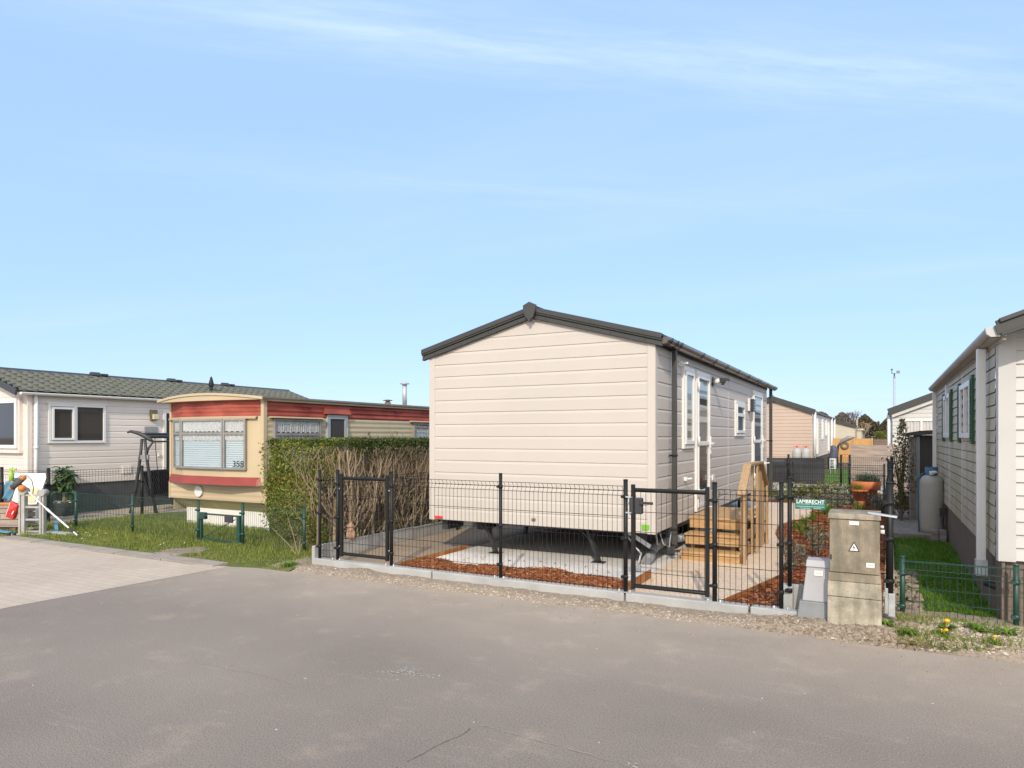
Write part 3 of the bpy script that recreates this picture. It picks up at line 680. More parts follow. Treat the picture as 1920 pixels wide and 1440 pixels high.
# ================================================================== BLACK MESH FENCE AND GATES
WR = .0024
def meshpanel(mb, a, b, z0, z1, folds=True, st=.05, wr=WR, spikes=True, hs=.2, side=1):
    a, b = Vector((*a, 0)), Vector((*b, 0)); L = (b - a).length; d = (b - a) / L; nrm = Vector((-d.y, d.x, 0)) * side * .028
    hz = []; fold = []
    if folds:
        fold = [(z1 - .045, 1)]
        hz = [z1, z1 - .045, z1 - .09]
        z = z1 - .09 - hs
        while z > z0 + .05: hz.append(z); z -= hs
        hz.append(z0)
    else:
        z = z1
        while z > z0: hz.append(z); z -= hs
        hz.append(z0)
    for z in hz:
        off = nrm if (folds and abs(z - (z1 - .045)) < 1e-6) else Vector((0, 0, 0))
        mb.tube([a + off + Vector((0, 0, z)), b + off + Vector((0, 0, z))], wr * 1.15, 4, False)
    n = int(L / st)
    for i in range(n + 1):
        p = a + d * (i * st + (L - n * st) / 2)
        zs = [(z0 - (.025 if spikes else 0), 0), (z1 - .09, 0), (z1 - .045, 1), (z1, 0)] if folds else [(z0, 0), (z1, 0)]
        mb.tube([p + nrm * f + Vector((0, 0, z)) for z, f in zs], wr, 4, False)
    return mb
def postmb(x, y, z0, z1, r=.024, kind='round'):
    m = MB(); m.tube([(x, y, z0), (x, y, z1)], r, 14); m.tube([(x, y, z1), (x, y, z1 + .012)], [r * 1.12, r * .95], 14); return m
def clips(parent, x, y, zs, r=.03, mn='black_steel'):
    for z in zs: m = MB(); m.tube([(x, y, z - .018), (x, y, z + .018)], r, 12); m.box(x - r - .012, x - .005, y - r - .006, y - r * .3, z - .013, z + .013); m.build('clamp', mn, parent)
def baseplate(parent, x, y, z): 
    m = MB(); m.box(x - .075, x + .075, y - .05, y + .05, z, z + .006)
    for dx in (-.055, .055): m.tube([(x + dx, y - .03, z), (x + dx, y - .03, z + .028)], .01, 6)
    m.build('base_plate', 'galvanised', parent)
FY = 6.385; FT = 1.19
def fence(lab, pts, posts, z0, z1, mname='black_steel', zt=None, zb=None, plate=True, cl=(.25, .66, 1.07), pr=.0185, grp='black mesh fence runs', st=.05, folds=True, wr=WR, name='mesh_fence', hs=.2):
    cx, cy = sum(p[0] for p in pts) / len(pts), sum(p[1] for p in pts) / len(pts)
    F = thing(name, lab, 'fence', (cx, cy, z0), grp)
    for a, b in zip(pts, pts[1:]): meshpanel(MB(), a, b, z0, z1, folds, st, wr, hs=hs).build('mesh_panel', mname, F, nrm=False)
    for x, y in posts:
        p = postmb(x, y, (zb if zb is not None else z0 - .02), zt or z1 + .08, pr).build('post', mname, F)
        clips(p, x, y, cl, pr * 1.25, mname)
        if plate: baseplate(p, x, y, (zb if zb is not None else z0 - .02))
    return F
fence('short black mesh fence stub with one post left of the narrow gate', [(-6.10, FY), (-5.86, FY)], [(-6.09, FY)], .13, 1.1, zb=.1, plate=False)
fence('wide black mesh fence in front of the cream home between the two gates', [(-4.96, FY), (-3.57, FY), (-2.2, FY)], [(-3.55, FY)], .13, 1.12, zb=.105)
fence('black mesh fence panel right of the gate with the lock, in front of the steps', [(-1.31, FY), (-.79, FY)], [(-.77, FY)], .13, 1.12, zb=.105)
fence('black mesh fence behind the stained concrete cabinet, carrying the green sign', [(-.70, 6.545), (.03, 6.545)], [(-.715, 6.50)], .33, 1.15, zb=.29, plate=False)
S2 = fence('black mesh fence running back along the right edge of the plot, seen edge-on', [(.045, 6.56), (.07, 9.0), (.1, 11.5), (.13, 14.9), (.10, 17.7)], [(.055, 6.545), (.085, 9.0), (.115, 11.5), (.16, 14.9)], .3, 1.13, zb=.27, plate=False, cl=(.4, .75, 1.05), pr=.028)
m = MB(); m.box(.02, .045, 6.52, 6.56, .13, .34); m.box(.045, .095, 6.515, 6.565, .11, .3); m.build('bracket', 'galvanised', S2, .003)
m = MB(); m.tube([(.06, 6.53, .31), (.06, 6.53, .29)], .012, 8); m.build('bolt', 'galvanised', S2)
fence('black mesh fence along the bare hedge on the left edge of the plot', [(-6.13, 6.5), (-6.14, 9.0), (-6.15, 11.5), (-6.16, 14.0), (-6.17, 17.7)], [(-6.12, 9.55), (-6.14, 11.6), (-6.15, 14.1)], .27, 1.05, zb=.06, zt=1.1, plate=False, cl=(.4, .75))
fence('low black mesh fence at the back of the plot behind the flower pot', [(-6.1, 17.7), (-4.0, 17.7), (-1.9, 17.7), (.02, 17.7)], [(-4.0, 17.7), (-1.88, 17.7), (.04, 17.7)], .18, .93, zb=.07, zt=.97, plate=False, cl=(.35, .7))
bf = fence('black mesh fence with a dark screen standing on the white plinth at the back', [(-6.2, 21.8), (-3.7, 21.8), (-2.43, 21.8), (-1.03, 21.8), (.1, 21.8)], [(-4.6, 21.8), (-2.43, 21.8), (-1.03, 21.8), (-.81, 21.8)], .24, 1.0, zb=.2, zt=1.06, plate=False, cl=(.4, .8), pr=.03)
m = MB(); sheet(m, -6.0, -1.46, 0, 1, .06, lambda x, y: 0)
m.v = [(x, 21.83 + .012 * math.sin(x * 4 + y * 3) + .008 * math.sin(x * 11 - y * 5), .23 + (.74 if x > -2.5 else .62) * y) for x, y, z in m.v]; m.build('shade_screen', 'shade_net', bf)
def gate(lab, xl, xr, z0, z1, hinge_posts, lock=None):
    G_ = thing('garden_gate', lab, 'gate', ((xl + xr) / 2, FY, z0), 'black garden gates')
    m = MB(); r = .0175
    for x in (xl, xr): m.box(x - r, x + r, FY - r, FY + r, z0, z1)
    for z in (z0 + .03, z1 - .05): m.tube([(xl + r, FY, z), (xr - r, FY, z)], .0175, 12)
    m.build('gate_frame', 'black_steel', G_, .004)
    m = MB(); meshpanel(m, (xl + r, FY), (xr - r, FY), z0 + .05, z1 - .07, False, .05, WR, hs=.19); m.build('gate_mesh', 'black_steel', G_, nrm=False)
    for x, dx in hinge_posts:
        p = postmb(x, FY, .105, z1 + .035, .0215).build('gate_post', 'black_steel', G_); clips(p, x, FY, (.25, .62, z1 - .12), .026); baseplate(p, x, FY, .105)
        for z in (z0 + .12, z1 - .18): m = MB(); m.tube([(x + dx * .2, FY - .0, z), (x + dx, FY, z)], .009, 6); m.build('hinge', 'galvanised', p)
    if lock:
        x, s = lock; z = .93
        m = MB(); m.box(x - .035 * s - .02, x - .035 * s + .02, FY - .025, FY + .02, z - .08, z + .1); m.box(x + s * .0, x + s * .075, FY - .03, FY + .03, z - .07, z + .085); o = m.build('lock_case', 'dark_steel', G_, .012)
        m = MB(); m.bar((x + s * .07, FY - .055, z + .04), (x + s * .19, FY - .055, z + .04), .018, .026); m.tube([(x + s * .07, FY - .03, z + .04), (x + s * .07, FY - .06, z + .04)], .012, 8); m.build('handle', 'dark_steel', o, .004)
        for dz in (-.06, .09): m = MB(); m.box(x - s * .085, x - s * .03, FY - .03, FY + .0, z + dz - .006, z + dz + .006); m.build('keeper', 'galvanised', o)
    return G_
gate('black mesh gate between the bare hedge and the wide fence panel', -5.74, -5.05, .155, 1.15, ((-5.80, .06), (-4.99, -.05)))
gate('black mesh gate with a dark lock case, in front of the wooden steps', -2.10, -1.40, .14, 1.14, ((-2.175, .07), (-1.335, -.06)), (-2.08, 1))
# sign on the fence
sg_ = thing('fence_sign', 'small green and white sign hanging on the black mesh behind the cabinet', 'sign', (-.55, 6.52, .97))
m = MB(); m.box(-.672, -.428, 6.522, 6.53, .965, 1.052); m.build('sign_board', 'sign_green', sg_, .002)
RX = Matrix.Rotation(PI / 2, 3, 'X')
text('LAMBRECHT', .043, 'sign_text', sg_, (-.55, 6.5212, 1.017), RX, 'lettering', .9, .0008, 1.04, .012)
m = MB(); m.box(-.663, -.555, 6.5208, 6.522, 1.007, 1.011); m.box(-.545, -.437, 6.5208, 6.522, 1.007, 1.011)
random.seed(3); x = -.662
while x < -.438: wdt = uni(.004, .009); m.box(x, min(x + wdt, -.438), 6.5208, 6.522, .985, .993); x += wdt + .0025
x = -.635
while x < -.46: wdt = uni(.004, .012); m.box(x, x + wdt, 6.5208, 6.522, .971, .977); x += wdt + (.003 if abs(x + .55) > .02 else .03)
m.build('small_print', 'sign_pale', sg_)
# ================================================================== CABINETS ON THE VERGE
random.seed(21)
C = thing('electrical_cabinet', 'tall lichen-stained beige electrical cabinet with lightning warning triangle at the road edge', 'cabinet', (-.2, 6.33, .0))
cx0, cx1, cy0, cy1 = -.385, -.012, 6.2, 6.5
def tbox(m, x0, x1, y0, y1, z0, z1, t=.0):
    m.add([(x0 - t, y0 - t, z0), (x1 + t, y0 - t, z0), (x1 + t, y1, z0), (x0 - t, y1, z0), (x0, y0, z1), (x1, y0, z1), (x1, y1, z1), (x0, y1, z1)], [(0, 3, 2, 1), (4, 5, 6, 7), (0, 1, 5, 4), (1, 2, 6, 5), (2, 3, 7, 6), (3, 0, 4, 7)]); return m
tbox(MB(), cx0 - .008, cx1 + .008, cy0 - .006, cy1, .012, .298, .003).build('plinth', 'cabinet_base', C, .006)
tbox(MB(), cx0 - .006, cx1 + .006, cy0 - .004, cy1, .302, .425, .003).build('plinth_panel', 'cabinet_base', C, .005)
tbox(MB(), cx0, cx1, cy0, cy1, .428, .494, .006).build('sill', 'cabinet_stain', C, .004)
tbox(MB(), cx0 + .004, cx1 - .004, cy0 + .012, cy1, .494, .93).build('cabinet_body', 'cabinet_stain', C, .004)
d = tbox(MB(), cx0 + .008, cx1 - .012, cy0 - .004, cy0 + .012, .5, .925).build('door', 'cabinet_stain', C, .004)
m = MB(); m.add([(x, y, z) for y, z in ((cy0 - .012, .932), (cy0 + .012, .975), (cy1, .982), (cy1, .932)) for x in (cx0 - .004, cx1 + .004)], [(0, 1, 3, 2), (2, 3, 5, 4), (4, 5, 7, 6), (6, 7, 1, 0), (0, 2, 4, 6), (1, 3, 5, 7)]); m.build('lid', 'cabinet_stain', C, .005)
m = MB(); m.box(cx0 + .012, cx0 + .024, cy0 - .012, cy0 - .003, .60, .64); m.build('lock', 'dark_steel', d, .003)
m = MB(); m.prism([(-.240, .676), (-.157, .676), (-.1985, .755)], 1, cy0 - .008, cy0 - .0045); tr = m.build('warning_triangle', 'ink', d)
m = MB(); m.prism([(-.2295, .6815), (-.1675, .6815), (-.1985, .742)], 1, cy0 - .0095, cy0 - .008); m.build('triangle_face', 'white_upvc', d)
m = MB(); m.prism([(-.1965, .728), (-.2085, .704), (-.2, .706), (-.203, .685), (-.1895, .711), (-.198, .7095)], 1, cy0 - .0108, cy0 - .0095); m.build('lightning_bolt', 'ink', d)
for a, b, z0_, z1_, par in ((-.233, -.163, .888, .918, C), (-.112, -.052, .555, .592, C)):
    m = MB(); m.box(a, b, cy0 - .009, cy0 - .004, z0_, z1_); pl = m.build('label_plate', 'white_upvc', d)
    m = MB(); x = a + .01
    while x < b - .014: q = uni(.004, .009); m.box(x, x + q, cy0 - .0096, cy0 - .009, (z0_ + z1_) / 2 - .004, (z0_ + z1_) / 2 + .004); x += q + .003
    m.build('faint_print', 'ink_grey', d)
m = MB(); m.tube([(cx1, 6.32, .83), (cx1 + .03, 6.32, .83)], .018, 10); m.tube([(cx1, 6.32, .87), (cx1 + .025, 6.32, .87)], .012, 8); m.build('cable_gland', 'white_upvc', C)
m = MB(); m.tube([(-.2, 6.19, .03), (-.2, 6.185, .02)], .015, 8)
m = MB(); m.bar((-.1, 6.26, .986), (.105, 6.25, .962), .075, .012, (0, 0, 1)); m.solo('metal_strip', 'galvanised', 'pale grey flat metal strip lying across the top of the stained cabinet and sticking out', 'metal strip', None, .002)
B = thing('meter_box', 'small tilted grey plastic box leaning beside the tall stained cabinet', 'utility box', (-.5, 6.4, .08))
def tilt(m, k=.10, z0=.1):
    m.v = [(x + (z - z0) * .09, y + (z - z0) * k, z) for x, y, z in m.v]; return m
tilt(tbox(MB(), -.60, -.402, 6.3, 6.44, .215, .545, .006)).build('box_body', 'grey_plastic', B, .008)
tilt(MB().add([(x, y, z) for y, z in ((6.285, .50), (6.30, .555), (6.445, .56), (6.445, .50)) for x in (-.606, -.396)], [(0, 1, 3, 2), (2, 3, 5, 4), (4, 5, 7, 6), (6, 7, 1, 0), (0, 2, 4, 6), (1, 3, 5, 7)])).build('lid', 'grey_plastic', B, .006)
pl = tilt(MB().box(-.535, -.468, 6.290, 6.2945, .43, .475)).build('label_plate', 'white_upvc', B)
m = MB(); x = -.525
while x < -.482: q = uni(.004, .009); m.box(x, x + q, 6.2888, 6.290, .447, .455); x += q + .003
tilt(m).build('faint_print', 'ink_grey', pl)
tbox(MB(), -.615, -.392, 6.29, 6.45, .04, .215, .02).build('base_skirt', 'drain_grey', B, .006)

# ================================================================== RIGHT: GREEN FENCE, LAWN, WHITE HOME
fence('low green mesh fence with box-folded top before the white home on the right', [(.165, 6.85), (.945, 6.85), (2.6, 6.85)], [(.155, 6.85), (.955, 6.85), (2.6, 6.85)], .04, .53, 'green_steel', .555, -.02, False, (.14, .42), .021, 'low green mesh fences', .055, False, .0024, 'green_fence', .115)
m = MB(); z = .53
for x0_, x1_ in ((.165, .945), (.965, 2.6)):
    m.tube([(x0_, 6.80, .53), (x1_, 6.80, .53)], .003, 4, False); m.tube([(x0_, 6.80, .465), (x1_, 6.80, .465)], .003, 4, False)
    x = x0_ + .03
    while x < x1_: m.tube([(x, 6.85, .53), (x, 6.80, .53), (x, 6.80, .465), (x, 6.85, .465)], .0024, 4, False); x += .055
gf = [o for o in bpy.data.objects if o.name.startswith('green_fence')][0]; m.build('folded_edge', 'green_steel', gf, nrm=False)
for a, b, lab in (((.13, 6.78), (.235, 6.70), 'short pale timber edging stub lying askew at the foot of the green corner post'), ((.545, 6.775), (2.6, 6.765), 'long pale timber edging board along the gravel under the right green fence')):
    m = MB(); m.bar((*a, .045), (*b, .045), .022, .075); m.solo('timber_edging', 'timber_grey', lab, 'timber edging', 'timber edgings', .003)
lz = lambda x, y: .018 + .02 * lump(x * .5, y * .5)
lw = MB(); sheet(lw, .13, .95, 6.8, 12.3, .08, lz); struct(lw, 'right_lawn', 'turf_green')
gb = MB()
def gr():
    while 1:
        x, y = uni(.14, .95), 6.8 + 5.5 * rnd() ** 1.4
        if x < .3 + .1 * math.sin(y * 3) and rnd() < .75: continue
        if y < 7.7 and x < .52 and rnd() < .6: continue
        if lump(x * .45, y * .4, 3) > .22 and rnd() < .7: continue
        return x, y, lz(x, y) - .004, .75 + .6 * lump(x * .3, y * .3, 5)
blades(gb, 15000, gr, .07, .003); blades(gb, 1500, lambda: (uni(.14, 2.6), uni(6.7, 6.95), .01, 1), .07, .003)
struct(gb, 'right_grass', 'lush_blade', 'stuff', nrm=False)
m = MB(); m.box(.16, .72, 12.3, 14.3, .0, .10)
for k in range(5): m.box(.2 + k * .1, .29 + k * .1, 12.24 + .03 * rnd(), 12.3, .0, .095)
struct(m, 'brick_path', 'brick_path')
m = MB(); m.quad((-.0, 12.3, .02), (.2, 12.3, .02), (.5, 24, .02), (.1, 24, .02)); struct(m, 'side_path', 'brick_path')
sb = thing('paving_stack', 'small stack of grey concrete paving blocks at the foot of the gas tank', 'paving blocks', (.76, 12.22, .0))
for k, (x, z) in enumerate(((.70, .1), (.80, .1), (.70, .165), (.80, .165), (.70, .23), (.80, .23))):
    m = MB(); m.box(x - .046, x + .046, 12.12 + .008 * (k % 3), 12.30, z - .1, z - .038); m.build('paving_block', 'brick_grey', sb, .004)
T = thing('gas_tank', 'tall grey upright gas tank with a blue collar standing against the white home', 'gas tank', (.68, 12.6, .1))
m = MB(); m.lathe([(.15, .12), (.165, .15), (.168, .2), (.168, .80), (.166, .83), (.166, .84), (.168, .85), (.158, .92), (.125, .975), (.07, 1.0), (.001, 1.005)], (.68, 12.6, 0), 28); m.lathe([(.13, .10), (.13, .13), (.15, .13)], (.68, 12.6, 0), 20); m.build('tank_body', 'tank_grey', T)
m = MB(); m.lathe([(.085, .985), (.088, 1.12), (.078, 1.12), (.076, .985)], (.68, 12.6, 0), 20); m.cut([((.68, 12.6 - .04, 1.03), (0, -1, 0))] if 0 else []); m.build('collar', 'blue_paint', T)
m = MB(); m.tube([(.68, 12.5, 1.0), (.68, 12.5, 1.06)], .035, 12); m.tube([(.68, 12.48, 1.045), (.74, 12.44, 1.05)], .022, 8); m.build('valve', 'white_upvc', T)
m = MB(); m.tube([(.60, 12.6, 1.03), (.53, 12.56, 1.0), (.502, 12.55, .9), (.50, 12.55, .4), (.51, 12.55, .1)], .010, 6); m.build('gas_hose', 'blue_paint', T)
m = MB(); m.box(.775, .855, 12.32, 12.42, .38, .5); m.tube([(.81, 12.3, .38), (.80, 12.28, .25), (.84, 12.25, .22)], .008, 6); m.solo('gas_regulator', 'dark_steel', 'small dark gas regulator box mounted low on the white home beside the tank', 'regulator')

RH = thing('mobile_home', 'weathered white mobile home with green shutters at the right edge', 'mobile home', (2.4, 7, 0), 'mobile homes')
rx, ry0, ry1, rzb, rze, rxe = .86, 6.98, 14.2, .575, 2.40, 4.6
w = siding(MB(), 'y', rx, ry0 + .06, ry1 - .04, rzb, rze, .107, -1, 'slot', .024); w.build('side_wall', 'algae_siding', RH, nrm=False)
w = siding(MB(), 'x', ry0, rx + .11, rxe, rzb, 3.4, .108, -1, 'lap', .016); w.cut([((rx, 0, rze + .05), (-.38, 0, 1))]); w.build('end_wall', 'white_paint', RH, nrm=False)
m = MB(); m.box(rx - .012, rx + .11, ry0 - .022, ry0 + .0, rzb - .01, rze + .08); m.box(rx - .018, rx + .0, ry0, ry0 + .07, rzb - .01, rze); m.build('corner_trim', 'white_paint', RH, .003)
m = MB(); m.box(rx, rxe, ry1 - .01, ry1, rzb, rze); m.box(rxe, rxe + .01, ry0, ry1, rzb, rze); m.build('back_wall', 'white_paint', RH)
m = MB(); y = ry0 + .0
while y < ry1: m.box(rx + .015, rx + .04, y, min(y + .118, ry1), -.02, rzb - .01); y += .125
x = rx + .05
while x < rxe: m.box(x, x + .21, ry0 + .03, ry0 + .055, -.02, rzb - .008 - .02 * (x > 1.05)); x += .222
m.build('skirting', 'timber_dark', RH)
for y in (9.78, 11.53): m = MB(); m.box(rx - .024, rx - .0, y, y + .035, rzb, rze); m.build('cover_strip', 'grey_white', RH)
m = MB(); m.add([(x, y, z) for y in (6.58, ry1 + .2) for x, z in ((rx - .08, 2.47), (2.9, 3.24), (4.8, 2.47), (2.9, 3.14), (rx - .06, 2.40))], [(0, 1, 6, 5), (1, 2, 7, 6), (2, 3, 8, 7), (3, 4, 9, 8), (4, 0, 5, 9), (0, 1, 3, 4), (1, 2, 3), (5, 6, 8, 9), (6, 7, 8)]); m.build('roof', 'anthracite', RH)
m = MB(); m.bar((rx - .055, 6.60, 2.445), (2.9, 6.60, 3.2), .035, .13, (0, 0, 1)); m.bar((rx - .05, 6.585, 2.505), (2.9, 6.585, 3.26), .05, .035, (0, 0, 1)); m.build('bargeboard', 'anthracite', RH, .005)
m = MB(); m.box(rx - .03, rx + .0, ry0 - .35, ry1 + .1, 2.36, 2.44); m.quad((rx - .0, 6.62, 2.385), (rx - .0, ry1, 2.385), (rx - .1, ry1, 2.385), (rx - .1, 6.62, 2.385)); m.build('soffit', 'grey_trim', RH)
go = gutter(RH, rx - .075, 2.455, 6.62, ry1 + .15, -1, 'grey_trim', .062)
m = MB(); m.prism([(rx - .14, 2.46), (rx - .13, 2.41), (rx - .10, 2.385), (rx + .0, 2.385), (rx + .0, 2.46)], 1, 6.605, 6.66); m.build('gutter_end', 'white_paint', go)
m = MB(); m.box(rx - .115, rx - .045, 7.4, 7.47, .42, 2.38); o = m.build('downpipe', 'grey_white', RH, .006); m = MB(); m.box(rx - .125, rx - .035, 7.39, 7.48, .36, .5); m.build('pipe_shoe', 'galvanised', o); m = MB(); m.tube([(rx - .06, 7.43, .3), (rx + .0, 7.43, .28), (rx + .06, 7.3, .28)], .03, 10); m.build('pipe_elbow', 'dark_steel', o)
m = MB(); m.box(rx - .085, rx - .025, 14.05, 14.12, .2, 2.38); m.build('downpipe', 'grey_white', RH, .006)
for ya, yb in ((8.76, 9.84), (11.32, 12.3)):
    f = frame_rect(MB(), 'y', rx, -1, ya, yb, 1.58, 2.2, .06, .0, .05); wall_rect(f, 'y', rx, -1, (ya + yb) / 2 - .03, (ya + yb) / 2 + .03, 1.64, 2.14, .0, .05); wo = f.build('window', 'white_upvc', RH, .004)
    q = wall_rect(MB(), 'y', rx, -1, ya + .05, yb - .05, 1.62, 2.16, .017, .02); q.build('pane', 'dark_glass', wo)
for ya, yb in ((8.52, 8.69), (9.89, 10.04), (11.02, 11.2), (12.34, 12.5)):
    f = frame_rect(MB(), 'y', rx, -1, ya, yb, 1.52, 2.235, .035, .016, .05); so = f.build('shutter', 'shutter_green', RH)
    q = MB(); z = 1.565
    while z < 2.18: q.bar((rx - .044, ya + .02, z), (rx - .044, yb - .02, z), .03, .006, (-.6, 0, 1)); z += .028
    wall_rect(q, 'y', rx, -1, ya + .03, yb - .03, 1.55, 2.2, .018, .022); q.build('louvre', 'shutter_green', so)
m = MB(); m.box(rx - .05, rx, 11.75, 11.9, 2.12, 2.34); m.build('vent_box', 'grey_white', RH, .004)

SH = thing('garden_shed', 'narrow dark brown shed with a grey door frame behind the gas tank', 'shed', (1.2, 15, .05))
m = MB(); m.box(.56, 2.2, 14.42, 16.2, .05, 1.62); m.build('shed_wall', 'shed_brown', SH)
m = MB(); m.box(.46, .56, 14.44, 16.2, .05, 1.60)
for k in range(9): m.box(.452, .46, 14.5 + k * .18, 14.64 + k * .18, .05, 1.6)
m.build('side_boards', 'timber_grey', SH)
m = MB(); m.box(.535, .60, 14.38, 14.42, .06, 1.60); m.box(.51, .53, 14.39, 14.42, .06, 1.58); fo = m.build('door_frame', 'shed_metal', SH, .004)
m = MB(); m.tube([(.53, 14.375, .78), (.53, 14.36, .88)], .012, 6); m.build('handle', 'alu', fo)
m = MB(); m.prism([(.37, 1.60), (.39, 1.66), (.6, 1.70), (2.4, 1.78), (2.4, 1.70), (.6, 1.62)], 1, 14.28, 16.4); m.build('roof', 'shed_brown', SH)

# ================================================================== HEDGE
random.seed(5)
HG = thing('hedge', 'clipped hedge, leafy at its front end with bare brown stems along the side', 'hedge', (-7.4, 9.5, .02))
hx0, hx1, hy0, hy1, hz = -8.05, -6.62, 7.32, 14.5, 1.56
def bulge(z): return .10 * math.sin(PI * min(1, max(0, z / 1.6)) ** .8)
lf = MB()
def p_front():
    x, z = hx0 + (hx1 - .36 - hx0) * rnd() ** 1.12, .12 + 1.45 * rnd() ** .9; e = ((x - hx0 - .55) / .6)
    x2 = x + .09 * math.sin(z * 7) * .3
    return x2 + (.12 if z < .35 else 0) * uni(0, 3) * (x > -7.6), hy0 + .12 * abs(e) ** 2.2 - bulge(z) + abs(random.gauss(0, .05)) + .035 * lump(x * .7, z * .7), z
leaves(lf, 13500, p_front, .034)
leaves(lf, 5000, lambda: (hx0 + abs(random.gauss(0, .05)) - bulge(1), uni(hy0, hy0 + 2.5), uni(.25, 1.58)), .034)
leaves(lf, 1500, lambda: (hx1 - .32 + uni(-.1, .24), hy0 + uni(-.03, .3), uni(.9, 1.58)), .034)
leaves(lf, 900, lambda: (uni(hx0, hx1 - .2), hy0 - bulge(1) - .02 + random.gauss(0, .03), uni(.3, 1.5)), .05)
lf.build('front_leaves', 'hedge_leaf', HG, nrm=False)
lt = MB()
def p_top():
    y = hy0 + (hy1 - hy0) * rnd() ** 1.6; x = uni(hx0, hx1)
    return x, y, hz + .035 * lump(x, y * .6) - abs(random.gauss(0, .07))
leaves(lt, 11000, p_top, .036)
leaves(lt, 9500, lambda: (hx1 + random.gauss(-.02, .05), hy0 + .3 + 5.2 * rnd() ** 1.3, hz + .01 - abs(random.gauss(0, .14))), .036)
for _ in range(14):
    x, y = uni(hx0, hx1), uni(hy0, 12); leaves(lt, 9, lambda: (x + uni(-.02, .02), y + uni(-.02, .02), hz + uni(0, .12)), .03)
lt.build('top_leaves', 'hedge_top', HG, nrm=False)
ld = MB(); leaves(ld, 12500, lambda: (hx1 - .10 - abs(random.gauss(0, .22)), hy0 + .1 + 6 * rnd() ** 1.2, uni(.12, 1.5)), .03); leaves(ld, 500, lambda: (uni(-7.5, -6.9), uni(7.0, 7.4), uni(.05, .4)), .03)
ld.build('dry_leaves', 'dry_leaf', HG, nrm=False)
st_ = MB(); st_.box(-7.55, -7.12, hy0 + .35, hy1, .25, hz - .2); st_.build('hedge_core', 'bark_dark', HG)
def stem(m, p, d, L, r, depth):
    pts, rs = [p], [r]; q = Vector(p); dd = Vector(d).normalized(); n = max(3, int(L / .09))
    for i in range(n):
        dd = (dd + Vector((uni(-.16, .16), uni(-.22, .22), uni(-.05, .13)))).normalized(); q = q + dd * (L / n)
        if q.z > hz - .1: break
        q.x = min(q.x, hx1 + .05); pts.append(q.copy()); rs.append(r * (1 - .55 * (i + 1) / n))
    if len(pts) > 1: m.tube(pts, rs, 5, False)
    if depth and len(pts) > 2:
        for _ in range(random.choice((1, 2, 2, 3))):
            i = random.randint(1, len(pts) - 1); stem(m, pts[i], (uni(-.2, .45), uni(-.8, .8), uni(.3, 1)), L * uni(.35, .7), rs[i] * .75, depth - 1)
sm_ = MB(); y = hy0 + .12
while y < 13.5:
    for _ in range(2 if y < 11 else 1): stem(sm_, Vector((hx1 + uni(-.22, .0), y + uni(-.05, .05), .05)), (uni(-.1, .12), uni(-.2, .18), 1), uni(.9, 1.6), uni(.008, .017), 3 if y < 10.5 else 2)
    y += uni(.04, .09)
for _ in range(46): stem(sm_, Vector((uni(-7.25, -6.68), hy0 + uni(-.06, .16), uni(.1, 1.0))), (uni(-.3, .3), uni(-.25, .05), uni(.3, 1)), uni(.3, .8), uni(.004, .009), 2)
for _ in range(150): stem(sm_, Vector((hx1 + uni(-.06, .05), hy0 + .1 + 5 * rnd(), uni(.1, 1.2))), (uni(-.1, .2), uni(-1, 1), uni(.1, 1)), uni(.2, .6), uni(.003, .007), 1)
for x, y, dx in ((-6.70, 7.27, -.06), (-6.80, 7.34, -.12), (-6.66, 7.5, .03), (-6.64, 7.75, .02), (-6.66, 8.1, 0)): stem(sm_, Vector((x, y, .03)), (dx, uni(-.06, .06), 1), 1.4, .027, 3)
sm_.build('stems', 'bark', HG)
m = MB(); m.bar((-6.64, 6.93, 0), (-6.62, 6.93, .68), .045, .03); m.solo('wooden_stake', 'bark_dark', 'brown wooden stake at the front corner of the hedge beside the black post', 'stake')
m = MB()
for dx, dz in ((-.25, .6), (.02, .28), (-.5, .35), (.05, .2)): m.tube([(-6.78, 6.72, .0), (-6.78 + dx * .4, 6.72, dz * .5), (-6.78 + dx, 6.74, dz)], [.005, .004, .002], 5)
m.solo('cut_twig', 'bark', 'bare tan cut twigs sprouting beside the brown stake', 'twigs')
# small clay figure on the plinth
ow = MB(); ow.lathe([(.001, .0), (.055, .0), (.062, .05), (.05, .11), (.036, .13), (.045, .16), (.04, .19), (.015, .205), (.001, .207)], (-6.18, 7.05, .25), 14)
for s in (-1, 1): ow.lathe([(.014, .19), (.008, .215), (.001, .23)], (-6.18 + s * .022, 7.05 - s * .01, .25), 8)
ow.bar((-6.17, 6.995, .42), (-6.168, 6.985, .405), .012, .012)
ow.solo('clay_figure', 'clay', 'small tan clay animal figure sitting on the grey plinth behind the narrow gate', 'figurine')

